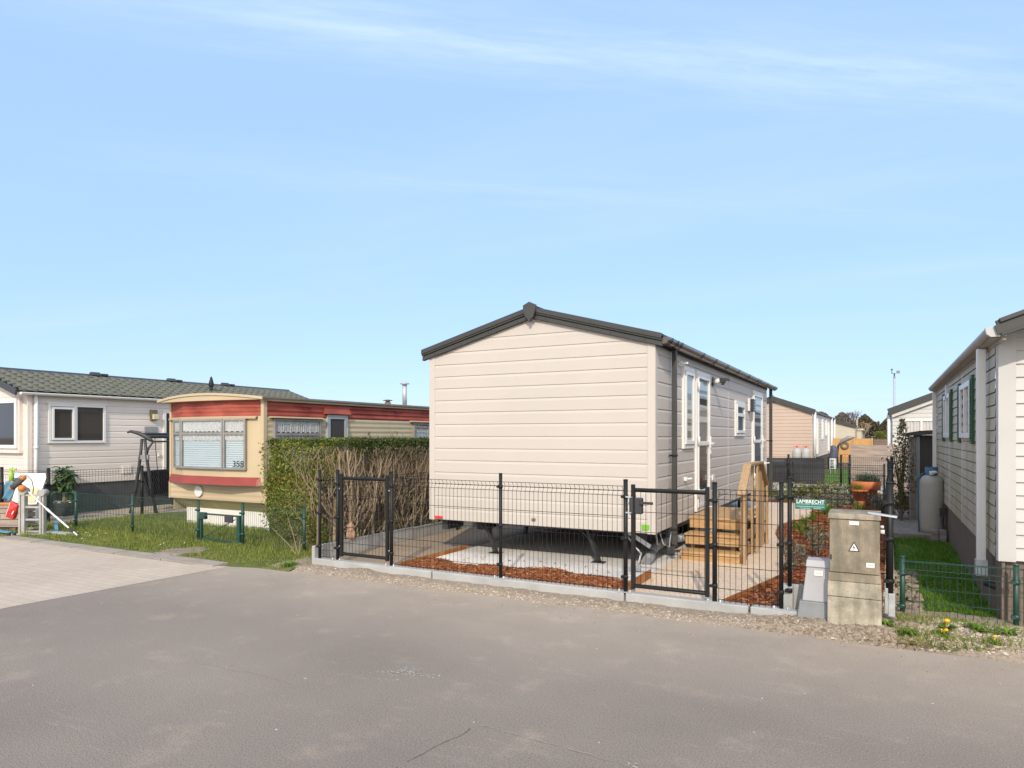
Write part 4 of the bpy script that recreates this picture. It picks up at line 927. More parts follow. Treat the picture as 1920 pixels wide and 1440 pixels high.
# ================================================================== LEFT LAWN, GREEN FENCE AND GATE
random.seed(8)
tz = lambda x, y: -.03 + .05 * min(1, max(0, (y - 5.88) / .14)) + (.016 * lump(x * .4, y * .4) + .012 * min(1, max(0, y - 6.1))) * min(1, max(0, (y - 5.9) / .2))
tf = MB(); sheet(tf, -13.0, -6.18, 5.82, 9.5, .06, tz); struct(tf, 'left_lawn', 'turf')
m = MB(); sheet(m, -8.95, -8.0, 5.92, 6.75, .05, lambda x, y: tz(x, y) - .012 + .026 * max(0, 1 - ((x + 8.5) / .38) ** 2 - ((y - 6.2) / .5) ** 2) + .01 * lump(x, y)); struct(m, 'bare_earth', 'verge_soil')
m = MB(); m.box(-7.75, -6.9, 7.15, 7.3, 0, .03); struct(m, 'path_slab', 'concrete')
gb = MB()
def gl():
    while 1:
        x = uni(-12.9, -6.2); y = 5.95 + 2.6 * rnd() ** 1.25
        if -8.8 < x < -8.1 and y < 6.5 and rnd() < .93: continue
        if y < 6.03 + .05 * math.sin(x * 7) + .03 * math.sin(x * 19): continue
        if x > -6.9 and y < 6.5 and rnd() < .7: continue
        k = .55 + .75 * min(1, max(0, (y - 6.3) / .9)) + .25 * lump(x * .5, y * .5)
        return x, y, tz(x, y) - .004, max(.25, k)
blades(gb, 46000, gl, .062, .003)
for _ in range(70):
    x, y, z, k = gl(); h_ = uni(.10, .19); blades(gb, 22, lambda: (x + random.gauss(0, .035), y + random.gauss(0, .035), z, 1), h_, .003, .5)
struct(gb, 'left_grass', 'grass_blade', 'stuff', nrm=False)
dz_ = MB()
for _ in range(46):
    x, y, z, k = gl()
    if y < 6.6: dz_.lathe([(.001, .0), (.011, .002), (.010, .006), (.001, .007)], (x, y, z + .05), 7)
struct(dz_, 'lawn_daisies', 'daisy', 'stuff')
GY = 6.92
fence('low green mesh fence across the left lawn, left of the green gate', [(-13.25, GY), (-12.15, GY), (-10.6, GY), (-9.07, GY)], [(-12.15, GY), (-10.6, GY)], .03, .63, 'green_steel', .655, -.02, False, (.16, .5), .019, 'low green mesh fences', .04, False, .0027, 'green_fence', .3)
fence('low green mesh fence right of the green gate, ending in the hedge', [(-8.03, GY), (-6.9, GY)], [(-6.88, GY)], .03, .61, 'green_steel', .63, -.02, False, (.16, .5), .019, 'low green mesh fences', .04, False, .0027, 'green_fence', .3)
GG = thing('garden_gate', 'low green metal gate with a diagonal brace on the left lawn', 'gate', (-8.55, GY, 0))
for x, r in ((-9.02, .021), (-8.07, .021)):
    p = postmb(x, GY, -.02, .64, r).build('gate_post', 'green_steel', GG); clips(p, x, GY, (.2, .5), r * 1.2, 'green_steel')
m = MB()
for x, q in ((-8.95, .016), (-8.15, .032)): m.box(x - q, x + q, GY - .02, GY + .02, .06, .46)
m.box(-8.95, -8.15, GY - .012, GY + .012, .06, .083); m.box(-8.95, -8.15, GY - .012, GY + .012, .437, .46); m.bar((-8.9, GY, .1), (-8.22, GY, .4), .012, .012); m.build('gate_frame', 'green_steel', GG, .003)
m = MB(); meshpanel(m, (-8.91, GY), (-8.21, GY), .08, .45, False, .045, .0027, hs=.18); m.build('gate_mesh', 'green_steel', GG, nrm=False)
m = MB(); m.box(-8.98, -8.84, GY - .035, GY + .02, .37, .47); m.bar((-8.86, GY - .05, .43), (-8.76, GY - .05, .43), .014, .02); m.build('lock_case', 'green_steel', GG, .006)
m = MB(); m.box(-8.42, -8.25, GY - .03, GY - .01, .35, .45); m.build('letter_plate', 'dark_steel', GG, .003)

# ================================================================== RED AND CREAM CARAVAN
K = thing('caravan', 'old cream caravan with red bands, bowed front window and house number', 'caravan', (-9.95, 11.5, 0))
FP = [(-11.16, 8.02), (-10.58, 7.82), (-9.5, 7.79), (-8.86, 7.90), (-8.76, 7.96)]
kx, ky1 = -8.75, 15.6
def off(P, d):
    out = []
    for i, (x, y) in enumerate(P):
        a = P[max(0, i - 1)]; b = P[min(len(P) - 1, i + 1)]; L = math.hypot(b[0] - a[0], b[1] - a[1]); out.append((x + (b[1] - a[1]) / L * d, y - (b[0] - a[0]) / L * d))
    return out
def band(m, P, prof):
    rows = [[(x, y, z) for x, y in off(P, d)] for z, d in prof]; n = len(P)
    m.add([q for r in rows for q in r], [(i * n + k, i * n + k + 1, (i + 1) * n + k + 1, (i + 1) * n + k) for i in range(len(prof) - 1) for k in range(n - 1)]); return m
def ridges(z0, z1, n, d):
    P = []; h = (z1 - z0) / n
    for i in range(n): P += [(z0 + h * i, 0), (z0 + h * (i + .15), d), (z0 + h * (i + .4), d), (z0 + h * (i + .55), 0)]
    return P + [(z1, 0)]
band(MB(), FP, ridges(1.93, 2.19, 4, .007)).build('front_red_band', 'red_alu', K, nrm=False)
band(MB(), FP, [(.93, 0), (1.93, 0)]).build('front_wall', 'cream_alu', K, nrm=False)
band(MB(), FP, [(.80, .03), (.80, .055), (.93, .02), (.935, 0)]).build('front_skirt_band', 'red_plain', K, nrm=False)
band(MB(), FP[:4], [(1.885, .0), (1.885, .055), (1.905, .06), (1.93, .0)]).build('window_ledge', 'cream_alu', K, nrm=False)
for q in ((-8.80, -8.735, 7.90, 7.975), (-11.2, -11.155, 8.0, 8.05)): m = MB(); m.box(*q, .80, 2.2); m.build('corner_strip', 'cream_alu', K, .004)
m = MB(); siding(m, 'x', 7.98, -11.15, -8.74, .515, .80, .09, -1, 'wave', .004); m.build('front_apron', 'cream_alu', K, nrm=False)
m = MB(); m.box(-8.76, -8.725, 7.955, 8.0, .50, .82); m.box(-11.17, -11.14, 7.965, 8.0, .51, .80); m.build('apron_corner', 'cream_alu', K, .003)
m = MB(); m.quad((-11.12, 7.99, .515), (-8.78, 7.99, .515), (-8.85, 8.2, .335), (-11.05, 8.2, .335)); m.build('under_slope', 'cream_under', K)
m = MB()
for k in range(4): m.box(-10.1, -9.9, 8.04 + k * .03, 8.06 + k * .03, .47 - k * .025, .48 - k * .025)
m.build('floor_vent', 'dark_steel', K)
m = MB(); m.tube([(-10.36, 7.975, .655), (-10.36, 7.94, .655)], .095, 28); m.build('round_cap', 'white_upvc', K, .004)
m = MB(); m.box(-11.0, -8.88, 8.2, 8.3, -.02, .335); m.box(-8.95, -8.88, 8.3, 15, -.02, .30); m.build('skirting', 'white_brick', K)
# side with red corrugation
w = siding(MB(), 'y', kx, 7.97, ky1, 1.915, 2.18, .085, 1, 'wave', .014); w.build('side_red_band', 'red_alu', K, nrm=False)
w = siding(MB(), 'y', kx, 7.97, ky1, .94, 1.915, .09, 1, 'wave', .006); siding(w, 'y', kx, 7.97, ky1, .29, .72, .09, 1, 'wave', .006); w.build('side_wall', 'cream_side', K, nrm=False)
w = siding(MB(), 'y', kx, 7.97, ky1, .72, .94, .075, 1, 'wave', .014); w.build('side_skirt_band', 'red_alu', K, nrm=False)
m = MB(); m.box(-11.15, -11.14, 8.05, ky1, .3, 2.2); m.box(-11.15, kx, ky1, ky1 + .01, .3, 2.2); m.build('back_wall', 'cream_side', K)
m = MB(); hw, xc = 1.30, -9.96
def za(x): return 2.212 + .085 * max(0, 1 - ((x - xc) / hw) ** 2)
xs = [xc - hw + 2 * hw * i / 20 for i in range(21)]
def yf(x): return 7.70 + .14 * ((x - xc) / hw) ** 2
m.smooth = True; m.add([(x, (yf(x) if j == 0 else ky1 + .08), za(x)) for j in (0, 1) for x in xs], [(i, i + 1, 22 + i, 21 + i) for i in range(20)]); m.smooth = False
m.build('roof', 'felt_roof', K)
m = MB(); P = [(x, yf(x) - .02) for x in xs]
m.add([(x, y, z) for x, y in P for z in (2.188, za(x) + .012)], [(2 * i, 2 * i + 1, 2 * i + 3, 2 * i + 2) for i in range(20)])
m.add([(x, y - .018, z) for x, y in P for z in (za(x) - .022, za(x) + .016)], [(2 * i, 2 * i + 1, 2 * i + 3, 2 * i + 2) for i in range(20)])
m.add([(x, y + d, za(x) + .016) for x, y in P for d in (-.018, .05)], [(2 * i, 2 * i + 1, 2 * i + 3, 2 * i + 2) for i in range(20)])
m.add([(x, y + d, 2.188) for x, y in P for d in (0, .2)], [(2 * i, 2 * i + 1, 2 * i + 3, 2 * i + 2) for i in range(20)])
m.build('roof_fascia', 'cream_alu', K, nrm=False)
m = MB(); m.box(kx - .02, kx + .05, 7.86, ky1 + .05, 2.17, 2.225); o = m.build('roof_trim', 'cream_side', K); m = MB(); m.box(kx - .05, kx + .058, 7.84, ky1 + .06, 2.225, 2.247); m.build('trim_cap', 'felt_roof', o)
def curtain(mb, ax, c, out, lo, hi, z0, z1, amp=.012, wl=.055):
    n = int((hi - lo) / .012); vs = []
    for i in range(n + 1):
        t = lo + (hi - lo) * i / n; d = .03 + amp * math.sin(t * 2 * PI / wl) + .4 * amp * math.sin(t * 41)
        zl = z0 + .02 * abs(math.sin(t * PI / .11))
        for z in (zl, z1): vs.append((t, c + out * d, z) if ax == 'x' else (c + out * d, t, z))
    return mb.add(vs, [(2 * i, 2 * i + 1, 2 * i + 3, 2 * i + 2) for i in range(n)])
def blindslats(mb, lo, hi, c, z0, z1, h=.036):
    z = z0
    while z < z1: mb.add([(lo, c - .004, z), (hi, c - .004, z), (hi, c - .013, z + .006), (lo, c - .013, z + .006), (hi, c - .006, z + h), (lo, c - .006, z + h)], [(0, 1, 2, 3), (3, 2, 4, 5)]); z += h
def caravan_window(lo, hi, z0, z1, zt, org, ang, nm='window'):
    """window built along x at y=0 then turned onto its facet"""
    W_ = MB(); frame_rect(W_, 'x', 0, -1, lo, hi, z0, z1, .032, 0, .055); wall_rect(W_, 'x', 0, -1, lo + .03, hi - .03, zt - .02, zt + .02, .0, .05)
    Rm = Matrix.Rotation(ang, 4, 'Z'); Tm = Matrix.Translation(Vector(org))
    def place(m): m.v = [tuple(Tm @ Rm @ Vector(p)) for p in m.v]; return m
    o = place(W_).build(nm, 'window_alu', K, .003)
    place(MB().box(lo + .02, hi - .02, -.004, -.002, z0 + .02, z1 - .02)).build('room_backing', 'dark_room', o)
    b = MB(); blindslats(b, lo + .03, hi - .03, -.005, z0 + .03, zt - .03); place(b).build('blind', 'blind', o)
    cu = MB(); curtain(cu, 'x', 0, -1, lo + .03, hi - .03, zt + .02, z1 - .03, .008, .05); curtain(cu, 'x', .006, -1, lo + .03, hi - .03, zt - .13, zt - .02, .006, .09); place(cu).build('lace_curtain', 'lace', o, nrm=False)
    place(MB().box(lo + .02, hi - .02, -.047, -.044, z0 + .02, z1 - .02)).build('pane', 'clear_glass', o)
    return o
def facet(i, lo, hi):
    a, b = FP[i], FP[i + 1]; L = math.hypot(b[0] - a[0], b[1] - a[1]); return caravan_window(lo * L, hi * L, 1.055, 1.885, 1.645, (a[0], a[1], 0), math.atan2(b[1] - a[1], b[0] - a[0]))
facet(0, .38, 1.0); facet(1, .0, 1.0); w3 = facet(2, .0, .68)
ang = math.atan2(FP[3][1] - FP[2][1], FP[3][0] - FP[2][0])
text('358', .15, 'ink', w3, (FP[2][0] + .31 * math.cos(ang) + .06 * math.sin(ang), FP[2][1] + .31 * math.sin(ang) - .06 * math.cos(ang), 1.10), Matrix.Rotation(ang, 3, 'Z') @ RX, 'house_number', .92, .0015, 1.14, .002)
caravan_window(8.10, 9.16, 1.055, 1.885, 1.63, (kx, 0, 0), PI / 2); caravan_window(11.9, 12.9, 1.2, 1.88, 1.8, (kx, 0, 0), PI / 2)
m = MB(); m.add([(kx, 8.02, 1.93), (kx, 9.24, 1.93), (kx + .09, 9.24, 1.9), (kx + .09, 8.02, 1.9), (kx, 8.02, 1.9), (kx, 9.24, 1.9)], [(0, 1, 2, 3), (3, 2, 5, 4), (0, 3, 4), (1, 5, 2)]); m.build('window_hood', 'cream_alu', K)
m = MB(); m.add([(kx, 11.8, 1.93), (kx, 13, 1.93), (kx + .09, 13, 1.9), (kx + .09, 11.8, 1.9), (kx, 11.8, 1.9), (kx, 13, 1.9)], [(0, 1, 2, 3), (3, 2, 5, 4), (0, 3, 4), (1, 5, 2)]); m.build('window_hood', 'cream_alu', K)
m = MB(); m.add([(kx, 9.26, 2.15), (kx, 9.92, 2.15), (kx + .07, 9.92, 2.0), (kx + .07, 9.26, 2.0), (kx, 9.26, 1.99), (kx, 9.92, 1.99)], [(0, 1, 2, 3), (3, 2, 5, 4), (0, 3, 4), (1, 5, 2)]); m.build('door_hood', 'red_alu', K)
f = frame_rect(MB(), 'y', kx, 1, 9.33, 9.86, .6, 1.985, .075, .0, .04); dr = f.build('door', 'grey_door', K, .004)
wall_rect(MB(), 'y', kx, 1, 9.4, 9.79, .65, 1.92, .016, .02).build('door_pane', 'dark_glass', dr)
cu = MB(); curtain(cu, 'y', kx - .008, 1, 9.42, 9.77, 1.2, 1.9, .005, .06)
m = MB(); m.box(kx + .04, kx + .06, 9.83, 9.85, 1.55, 1.75); m.build('door_stay', 'alu', dr)
for y in (8.75, 11.3): m = MB(); frame_rect(m, 'y', kx, 1, y, y + .2, 2.06, 2.11, .012, .012, .022); m.build('side_vent', 'red_plain', K)
m = MB(); m.box(kx, kx + .02, 8.02, 8.3, .60, .69); m.build('name_plate', 'plaque', K, .003)
m = MB(); m.tube([(-9.4, 12.5, 2.28), (-9.4, 12.5, 2.75)], .05, 16); m.lathe([(.001, 2.83), (.11, 2.775), (.11, 2.765), (.001, 2.79)], (-9.4, 12.5, 0), 18)
for a in (0, 2.1, 4.2): m.tube([(-9.4 + .05 * math.cos(a), 12.5 + .05 * math.sin(a), 2.72), (-9.4 + .07 * math.cos(a), 12.5 + .07 * math.sin(a), 2.78)], .006, 5)
m.build('flue_pipe', 'galvanised', K)
m = MB(); m.lathe([(.085, 2.27), (.07, 2.31), (.045, 2.35), (.05, 2.36), (.10, 2.365), (.10, 2.38), (.001, 2.395)], (-9.4, 11.9, 0), 16); m.build('roof_cowl', 'bark_dark', K)
# ================================================================== GREY HOME WITH TILED ROOF
random.seed(31)
D = thing('mobile_home', 'pinkish grey mobile home with a scalloped tile roof at the left edge', 'mobile home', (-16, 11, 0), 'mobile homes')
gx, gy0, gy1, gzb, gze = -14.6, 7.41, 15.2, .63, 2.42
w = siding(MB(), 'y', gx, gy0 + .06, gy1, gzb, gze, .134, 1); w.build('side_wall', 'grey_siding', D, nrm=False)
w = siding(MB(), 'x', gy0, -17.6, gx - .1, gzb, 3.2, .134, -1); w.cut([((gx, 0, gze + .02), (.33, 0, 1)), ((-17.7, 0, gze + .02), (-.33, 0, 1))]); w.build('end_wall', 'grey_siding', D, nrm=False)
m = MB(); m.box(gx - .11, gx + .018, gy0 - .018, gy0 + .0, gzb, gze + .02); m.box(gx, gx + .018, gy0, gy0 + .07, gzb, gze); m.build('corner_trim', 'grey_siding', D, .003)
m = MB(); m.box(gx - .03, gx - .01, gy0 + .02, gy1, -.02, gzb); m.box(-17.6, gx - .01, gy0 + .03, gy0 + .05, -.02, gzb); m.build('skirting', 'grey_skirt', D)
m = MB(); m.box(-17.6, gx, gy1 - .01, gy1, gzb, gze); m.build('back_wall', 'grey_siding', D)
# roof of pressed tiles: steps down the slope, scallops along it
def tileroof(xr, zr_, xe, ze, ya, yb, rows=8):
    m = MB(); ny = int((yb - ya) / .025); L = xe - xr; vs = []; R_ = []
    for r in range(rows):
        for f in (0.0, .94, 1.0): R_.append((r, f))
    for r, f in R_:
        row = []
        for j in range(ny + 1):
            y = ya + (yb - ya) * j / ny; ph = (y / .21) % 1; sc_ = abs(math.sin(PI * ph))
            t = (r + f + .2 * (sc_ - .5) * (1 if f > .1 else 0) + (.2 * (sc_ - .5) if f <= .1 and r else 0)) / rows; t = min(max(t, 0), 1.01)
            lift = .042 * (f if f < .99 else 0) + .008 * math.sin(2 * PI * ph) + .004
            row.append((xr + L * t, y, zr_ + (ze - zr_) * t + lift))
        vs += row
    n = ny + 1
    m.add(vs, [(i * n + k, i * n + k + 1, (i + 1) * n + k + 1, (i + 1) * n + k) for i in range(len(R_) - 1) for k in range(ny)]); return m
xr, zr_, xe, ze = -16.1, 2.985, -14.49, 2.475
rt = tileroof(xr, zr_, xe, ze, gy0 - .22, 15.5); rt.build('roof', 'tile_roof', D, nrm=False)
m = MB(); m.quad((xr, gy0 - .2, zr_ - .02), (xr, 15.5, zr_ - .02), (-17.75, 15.5, ze), (-17.75, gy0 - .2, ze)); m.quad((xr, gy0 - .2, zr_ - .04), (xr, 15.48, zr_ - .04), (xe - .02, 15.48, ze - .04), (xe - .02, gy0 - .2, ze - .04)); m.build('roof_deck', 'tile_roof', D)
m = MB(); m.prism([(xr - .09, zr_ - .01), (xr, zr_ + .05), (xr + .09, zr_ - .01)], 1, gy0 - .24, 15.54); ro = m.build('ridge', 'anthracite', D)
for y in (9.6, 11.55, 13.2):
    m = MB(); m.prism([(xr - .1, zr_ + .02), (xr - .03, zr_ + .10), (xr + .03, zr_ + .10), (xr + .1, zr_ + .02)], 1, y - .1, y + .1); m.box(xr - .05, xr + .08, y + .11, y + .27, zr_ + .03, zr_ + .075); m.build('ridge_vent', 'anthracite', ro, .006)
for y in (gy0 - .25, 15.5):
    for xx in (xe - .02, -17.75): m = MB(); m.bar((xr, y, zr_ - .035), (xx, y, ze - .035), .035, .12); m.build('bargeboard', 'anthracite', D)
gutter(D, gx + .14, 2.445, gy0 - .2, 15.3, 1, 'white_upvc', .05, None)
m = MB(); m.tube([(gx + .07, 7.52, .05), (gx + .07, 7.52, 2.4)], .035, 12); dp = m.build('downpipe', 'white_upvc', D)
m = MB(); m.tube([(gx + .07, 7.52, 1.35), (gx + .07, 7.52, 1.4)], .042, 12); m.build('pipe_joint', 'white_upvc', dp)
m = MB(); m.tube([(-15.4, 12.2, 2.7), (-15.4, 12.2, 2.93)], .042, 14); m.lathe([(.062, 2.90), (.066, 2.95), (.06, 2.99), (.035, 3.09), (.022, 3.14), (.001, 3.16)], (-15.4, 12.2, 0), 16); m.build('flue_pipe', 'black_steel', D)
def gwindow(ya, yb, z0, z1, mull, nm='window'):
    f = frame_rect(MB(), 'y', gx, 1, ya, yb, z0, z1, .05, 0, .05); wall_rect(f, 'y', gx, 1, mull - .03, mull + .03, z0 + .05, z1 - .05, 0, .05); wall_rect(f, 'y', gx, 1, ya - .03, yb + .03, z1, z1 + .03, 0, .06)
    o = f.build(nm, 'white_upvc', D, .004); frame_rect(MB(), 'y', gx, 1, ya + .06, mull - .02, z0 + .06, z1 - .06, .045, .02, .065).build('sash', 'white_upvc', o, .004)
    wall_rect(MB(), 'y', gx, 1, ya + .05, yb - .05, z0 + .04, z1 - .04, .02, .024).build('pane', 'dark_glass', o)
gwindow(7.76, 8.91, 1.46, 2.25, 8.29)
f = frame_rect(MB(), 'y', gx, 1, 10.25, 11.0, .6, 2.2, .07, 0, .05); o = f.build('door', 'white_upvc', D, .004); wall_rect(MB(), 'y', gx, 1, 10.31, 10.94, .66, 2.14, .02, .024).build('pane', 'dark_glass', o)
m = MB(); m.box(gx + .01, gx + .08, 9.93, 10.08, 1.96, 2.2); lo_ = m.build('wall_lamp', 'bronze', D, .01); m = MB(); m.box(gx + .06, gx + .12, 9.95, 10.09, 1.98, 2.1); m.build('lamp_shade', 'lamp_glass', lo_, .01)
m = MB(); m.box(gx + .012, gx + .03, 9.8, 10.12, 1.68, 1.82); m.build('name_plate', 'plaque', D, .006)
m = MB(); m.box(gx + .012, gx + .03, 9.28, 9.5, .78, .96); v = m.build('vent_grille', 'grey_siding', D, .004)
m = MB()
for k in range(5): m.box(gx + .03, gx + .036, 9.3 + k * .04, 9.315 + k * .04, .8, .94)
m.build('grille_slat', 'grey_white', v)
m = MB(); m.box(gx + .012, gx + .05, 10.12, 10.17, 1.14, 1.2); m.build('door_catch', 'white_upvc', D, .004)
m = MB(); m.box(-16.6, -14.74, gy0 - .09, gy0 - .0, 1.27, 1.34); m.box(-16.6, -14.76, gy0 - .075, gy0, 1.34, 2.35); bb = m.build('bay', 'grey_siding', D, .004)
f = frame_rect(MB(), 'x', gy0 - .075, -1, -16.5, -14.80, 1.36, 2.32, .07, 0, .04); f.build('window_frame', 'white_upvc', bb, .004)
wall_rect(MB(), 'x', gy0 - .075, -1, -16.45, -14.85, 1.4, 2.28, .008, .012).build('pane', 'dark_glass', bb)

# patio and clutter at the left edge
pm = MB(); pm.box(-16.5, -13.02, 7.2, 9.4, -.05, .022); pm.box(-14.6, -12.75, 9.4, 12, -.05, .022); struct(pm, 'patio', 'pavers')
fence('black mesh fence around the patio of the grey home on the left', [(-14.9, 7.1), (-13.6, 7.25), (-13.1, 8.75), (-12.6, 10.2)], [(-14.9, 7.1), (-13.6, 7.25), (-13.1, 8.75)], .06, .96, zt=1.0, zb=.0, plate=False, cl=(.3, .7), pr=.03, st=.05)
PP = thing('potted_plant', 'broad-leaved green plant in a dark ribbed pot with white pebbles by the grey home', 'potted plant', (-14.34, 7.95, .02))
px_, py_ = -14.34, 7.95
m = MB(); m.lathe([(.001, .03), (.15, .03), (.19, .31), (.195, .32), (.175, .32), (.16, .29), (.001, .29)], (px_, py_, 0), 28); m.build('pot', 'grey_skirt', PP)
m = MB(); stones(m, 160, lambda: (lambda a, r: (px_ + r * math.cos(a), py_ + r * math.sin(a), .29))(uni(0, 6.3), .17 * math.sqrt(rnd())), .022, .9); m.build('pebble_layer', 'pebble', PP, nrm=False)
m = MB(); m.tube([(px_, py_, .28), (px_ + .01, py_, .42), (px_ - .01, py_, .62), (px_, py_, .9)], [.05, .045, .035, .02], 10); m.build('stem', 'bark', PP)
m = MB()
for k in range(84):
    a = k * 2.4; z = .42 + .52 * (k / 84); r = .165 + .05 * math.sin(k) - .08 * max(0, k / 84 - .7); tipz = z + uni(-.12, .12); w = uni(.05, .085); ca, sa = math.cos(a), math.sin(a)
    b0 = Vector((px_ + .03 * ca, py_ + .03 * sa, z)); t_ = Vector((px_ + r * 1.45 * ca, py_ + r * 1.45 * sa, tipz - .05)); md = (b0 + t_) / 2 + Vector((0, 0, .06)); s_ = Vector((-sa, ca, 0)) * w
    q1 = b0 + (t_ - b0) * .3 + Vector((0, 0, .05)); m.add([b0, q1 + s_ * .8, md + s_, t_, md - s_, q1 - s_ * .8, q1 + Vector((0, 0, -.015)), md + Vector((0, 0, -.02))], [(0, 1, 6), (1, 2, 7, 6), (2, 3, 7), (0, 6, 5), (6, 7, 4, 5), (7, 3, 4)])
m.build('foliage', 'palm_leaf', PP, nrm=False)

def local(name, lab, cat, loc, ang, group=None):
    o = thing(name, lab, cat, loc, group); o.rotation_euler = (0, 0, R(ang)); return o
def shift(m, o):
    l = ORG[o]; m.v = [(x + l[0], y + l[1], z + l[2]) for x, y, z in m.v]; return m
LD = local('step_ladder', 'folded grey aluminium ladder standing on the kerb at the left lawn', 'ladder', (-12.02, 6.16, 0), 24)
for x, n_ in ((-.16, 3), (.19, 2)):
    m = MB()
    for k in range(n_): m.box(x - .035 + k * .036, x - .003 + k * .036, -.05 + .012 * (k % 2), .03, .02, .72 + .03 * (k % 2))
    shift(m, LD).build('stile', 'alu', LD, .003)
for z in (.06, .25, .45, .64): shift(MB().box(-.10, .19, -.03, .02, z, z + .028), LD).build('rung', 'alu', LD, .003)
m = MB(); m.tube([(-.13, -.06, .72), (-.13, .05, .72)], .06, 16); m.tube([(.2, -.06, .70), (.2, .05, .70)], .055, 16); shift(m, LD).build('hinge', 'alu', LD)
shift(MB().box(-.34, .24, -.035, .02, .0, .045), LD).build('cross_bar', 'alu', LD, .003)
for x in (-.35, -.26): shift(MB().box(x - .022, x + .022, -.07, .03, -.0, .06), LD).build('rubber_foot', 'rubber', LD, .006)
m = MB(); m.tube([(-12.23, 6.12, .80), (-11.62, 6.19, .43)], .011, 8); m.tube([(-11.66, 6.185, .455), (-11.02, 6.30, .06)], .014, 8); m.tube([(-11.66, 6.187, .455), (-11.58, 6.20, .405)], .018, 8)
tp = thing('telescopic_pole', 'long white telescopic pole leaning from the ladder down onto the grass', 'pole', (-11.6, 6.2, 0)); m.build('pole', 'white_pole', tp)
m = MB(); m.tube([(-11.19, 6.27, .165), (-11.10, 6.285, .11)], .019, 8); m.tube([(-10.98, 6.305, .035), (-10.955, 6.31, .02)], .017, 8); m.tube([(-12.27, 6.115, .825), (-12.22, 6.121, .795)], .02, 8); m.build('grip', 'rubber', tp)
hg = local('tool_roll', 'charcoal tool roll with orange ends hooked over the top of the ladder', 'tool roll', (-12.1, 6.1, .8), 24)
shift(MB().tube([(-.20, -.02, -.02), (-.03, -.02, .12)], .045, 12), hg).build('roll', 'charcoal_cloth', hg)
for q, r in (((-.015, -.02, .135), .048), ((-.215, -.02, -.03), .035), ((-.02, -.04, -.03), .062)): m = MB(); m.ball(q, r, 14, 8, .9); shift(m, hg).build('orange_cap', 'orange_plastic', hg)
m = MB(); m.tube([(-.21, -.0, -.03), (-.17, .0, .1), (-.08, 0, .17), (.03, 0, .17), (.11, 0, .1), (.14, 0, -.02), (.13, 0, -.12)], .007, 6); shift(m, hg).build('strap', 'rubber', hg)
bx = local('wooden_crate', 'pinkish wooden crate with a red handle at the left edge of the pavement', 'crate', (-13.0, 6.35, 0), 26)
m = MB()
for k in range(3): m.box(-.5, .26, -.2, .2, .12 + k * .098, .21 + k * .098)
m.box(-.52, .28, -.22, .22, .405, .43); m.box(-.52, .28, -.22, .22, .09, .115); shift(m, bx).build('crate_body', 'timber_grey', bx, .006)
shift(MB().box(-.16, -.05, -.24, -.2, .25, .31), bx).build('handle', 'red_plastic', bx, .012)
shift(MB().box(-.45, -.35, -.18, .18, .0, .09).box(.1, .2, -.18, .18, .0, .09), bx).build('runner', 'timber_dark', bx)
br = local('broom', 'upturned broom with orange bristles and teal sleeve resting on the crate', 'broom', (-13.05, 6.35, .43), 26)
shift(MB().box(-.3, .16, -.06, .04, .0, .045), br).build('bristles', 'orange_plastic', br, .02)
shift(MB().tube([(.0, 0, .04), (.055, 0, .28)], .016, 8), br).build('broom_handle', 'white_pole', br)
shift(MB().tube([(.05, 0, .25), (.10, 0, .46)], [.025, .035], 8), br).build('sleeve', 'teal_plastic', br)
sm = local('spray_bottle', 'lime green spray bottle perched above the blue cloth at the left edge', 'spray bottle', (-12.98, 6.33, .84), 26)
m = MB(); m.lathe([(.001, .0), (.035, .0), (.04, .1), (.03, .14), (.018, .17), (.018, .19)], (0, 0, 0), 12); shift(m, sm).build('bottle_body', 'lime_plastic', sm)
m = MB(); m.bar((-.035, 0, .205), (.085, 0, .20), .03, .035); m.bar((.05, 0, .19), (.04, 0, .14), .015, .012); shift(m, sm).build('trigger', 'lime_plastic', sm, .006)
shift(MB().tube([(0, 0, .22), (0, 0, .245)], .02, 8), sm).build('cap', 'white_pole', sm)
m = MB(); sheet(m, 0, 1, 0, 1, .1, lambda x, y: 0); m.v = [(-13.02 - .12 * y + .13 * x * (1 - .2 * y), 6.27 + .07 * x - .012 * math.sin(y * 7 + x * 9), .84 - .30 * y - .05 * x + .01 * math.sin(x * 6)) for x, y, z in m.v]
m.solo('cleaning_cloth', 'blue_plastic', 'blue cleaning cloth draped over the broom at the left edge', 'cloth').modifiers.new('s', 'SOLIDIFY').thickness = .02
rp = local('packet', 'crumpled bright red plastic packet hanging on the side of the ladder', 'packet', (-12.26, 6.02, .3), 24)
m = MB(); m.add([(-.13, -.05, .02), (.02, -.06, -.03), (.10, -.05, .20), (-.02, -.05, .27), (-.12, .02, .03), (.02, .02, -.02), (.10, .02, .19), (-.02, .02, .26), (-.02, -.09, .12)], [(0, 1, 8), (1, 2, 8), (2, 3, 8), (3, 0, 8), (4, 7, 6, 5), (0, 4, 5, 1), (1, 5, 6, 2), (2, 6, 7, 3), (3, 7, 4, 0)]); shift(m, rp).build('packet_body', 'red_plastic', rp, .01)
m = MB(); m.bar((.03, -.088, .06), (.055, -.078, .11), .012, .004, (0, 1, 0)); m.bar((-.085, -.072, .03), (.0, -.085, .24), .006, .003, (0, 1, 0)); shift(m, rp).build('packet_print', 'paper_white', rp)
pb = local('paper_sack', 'white printed paper sack standing behind the ladder against the mesh fence', 'sack', (-13.58, 6.92, 0), 24)
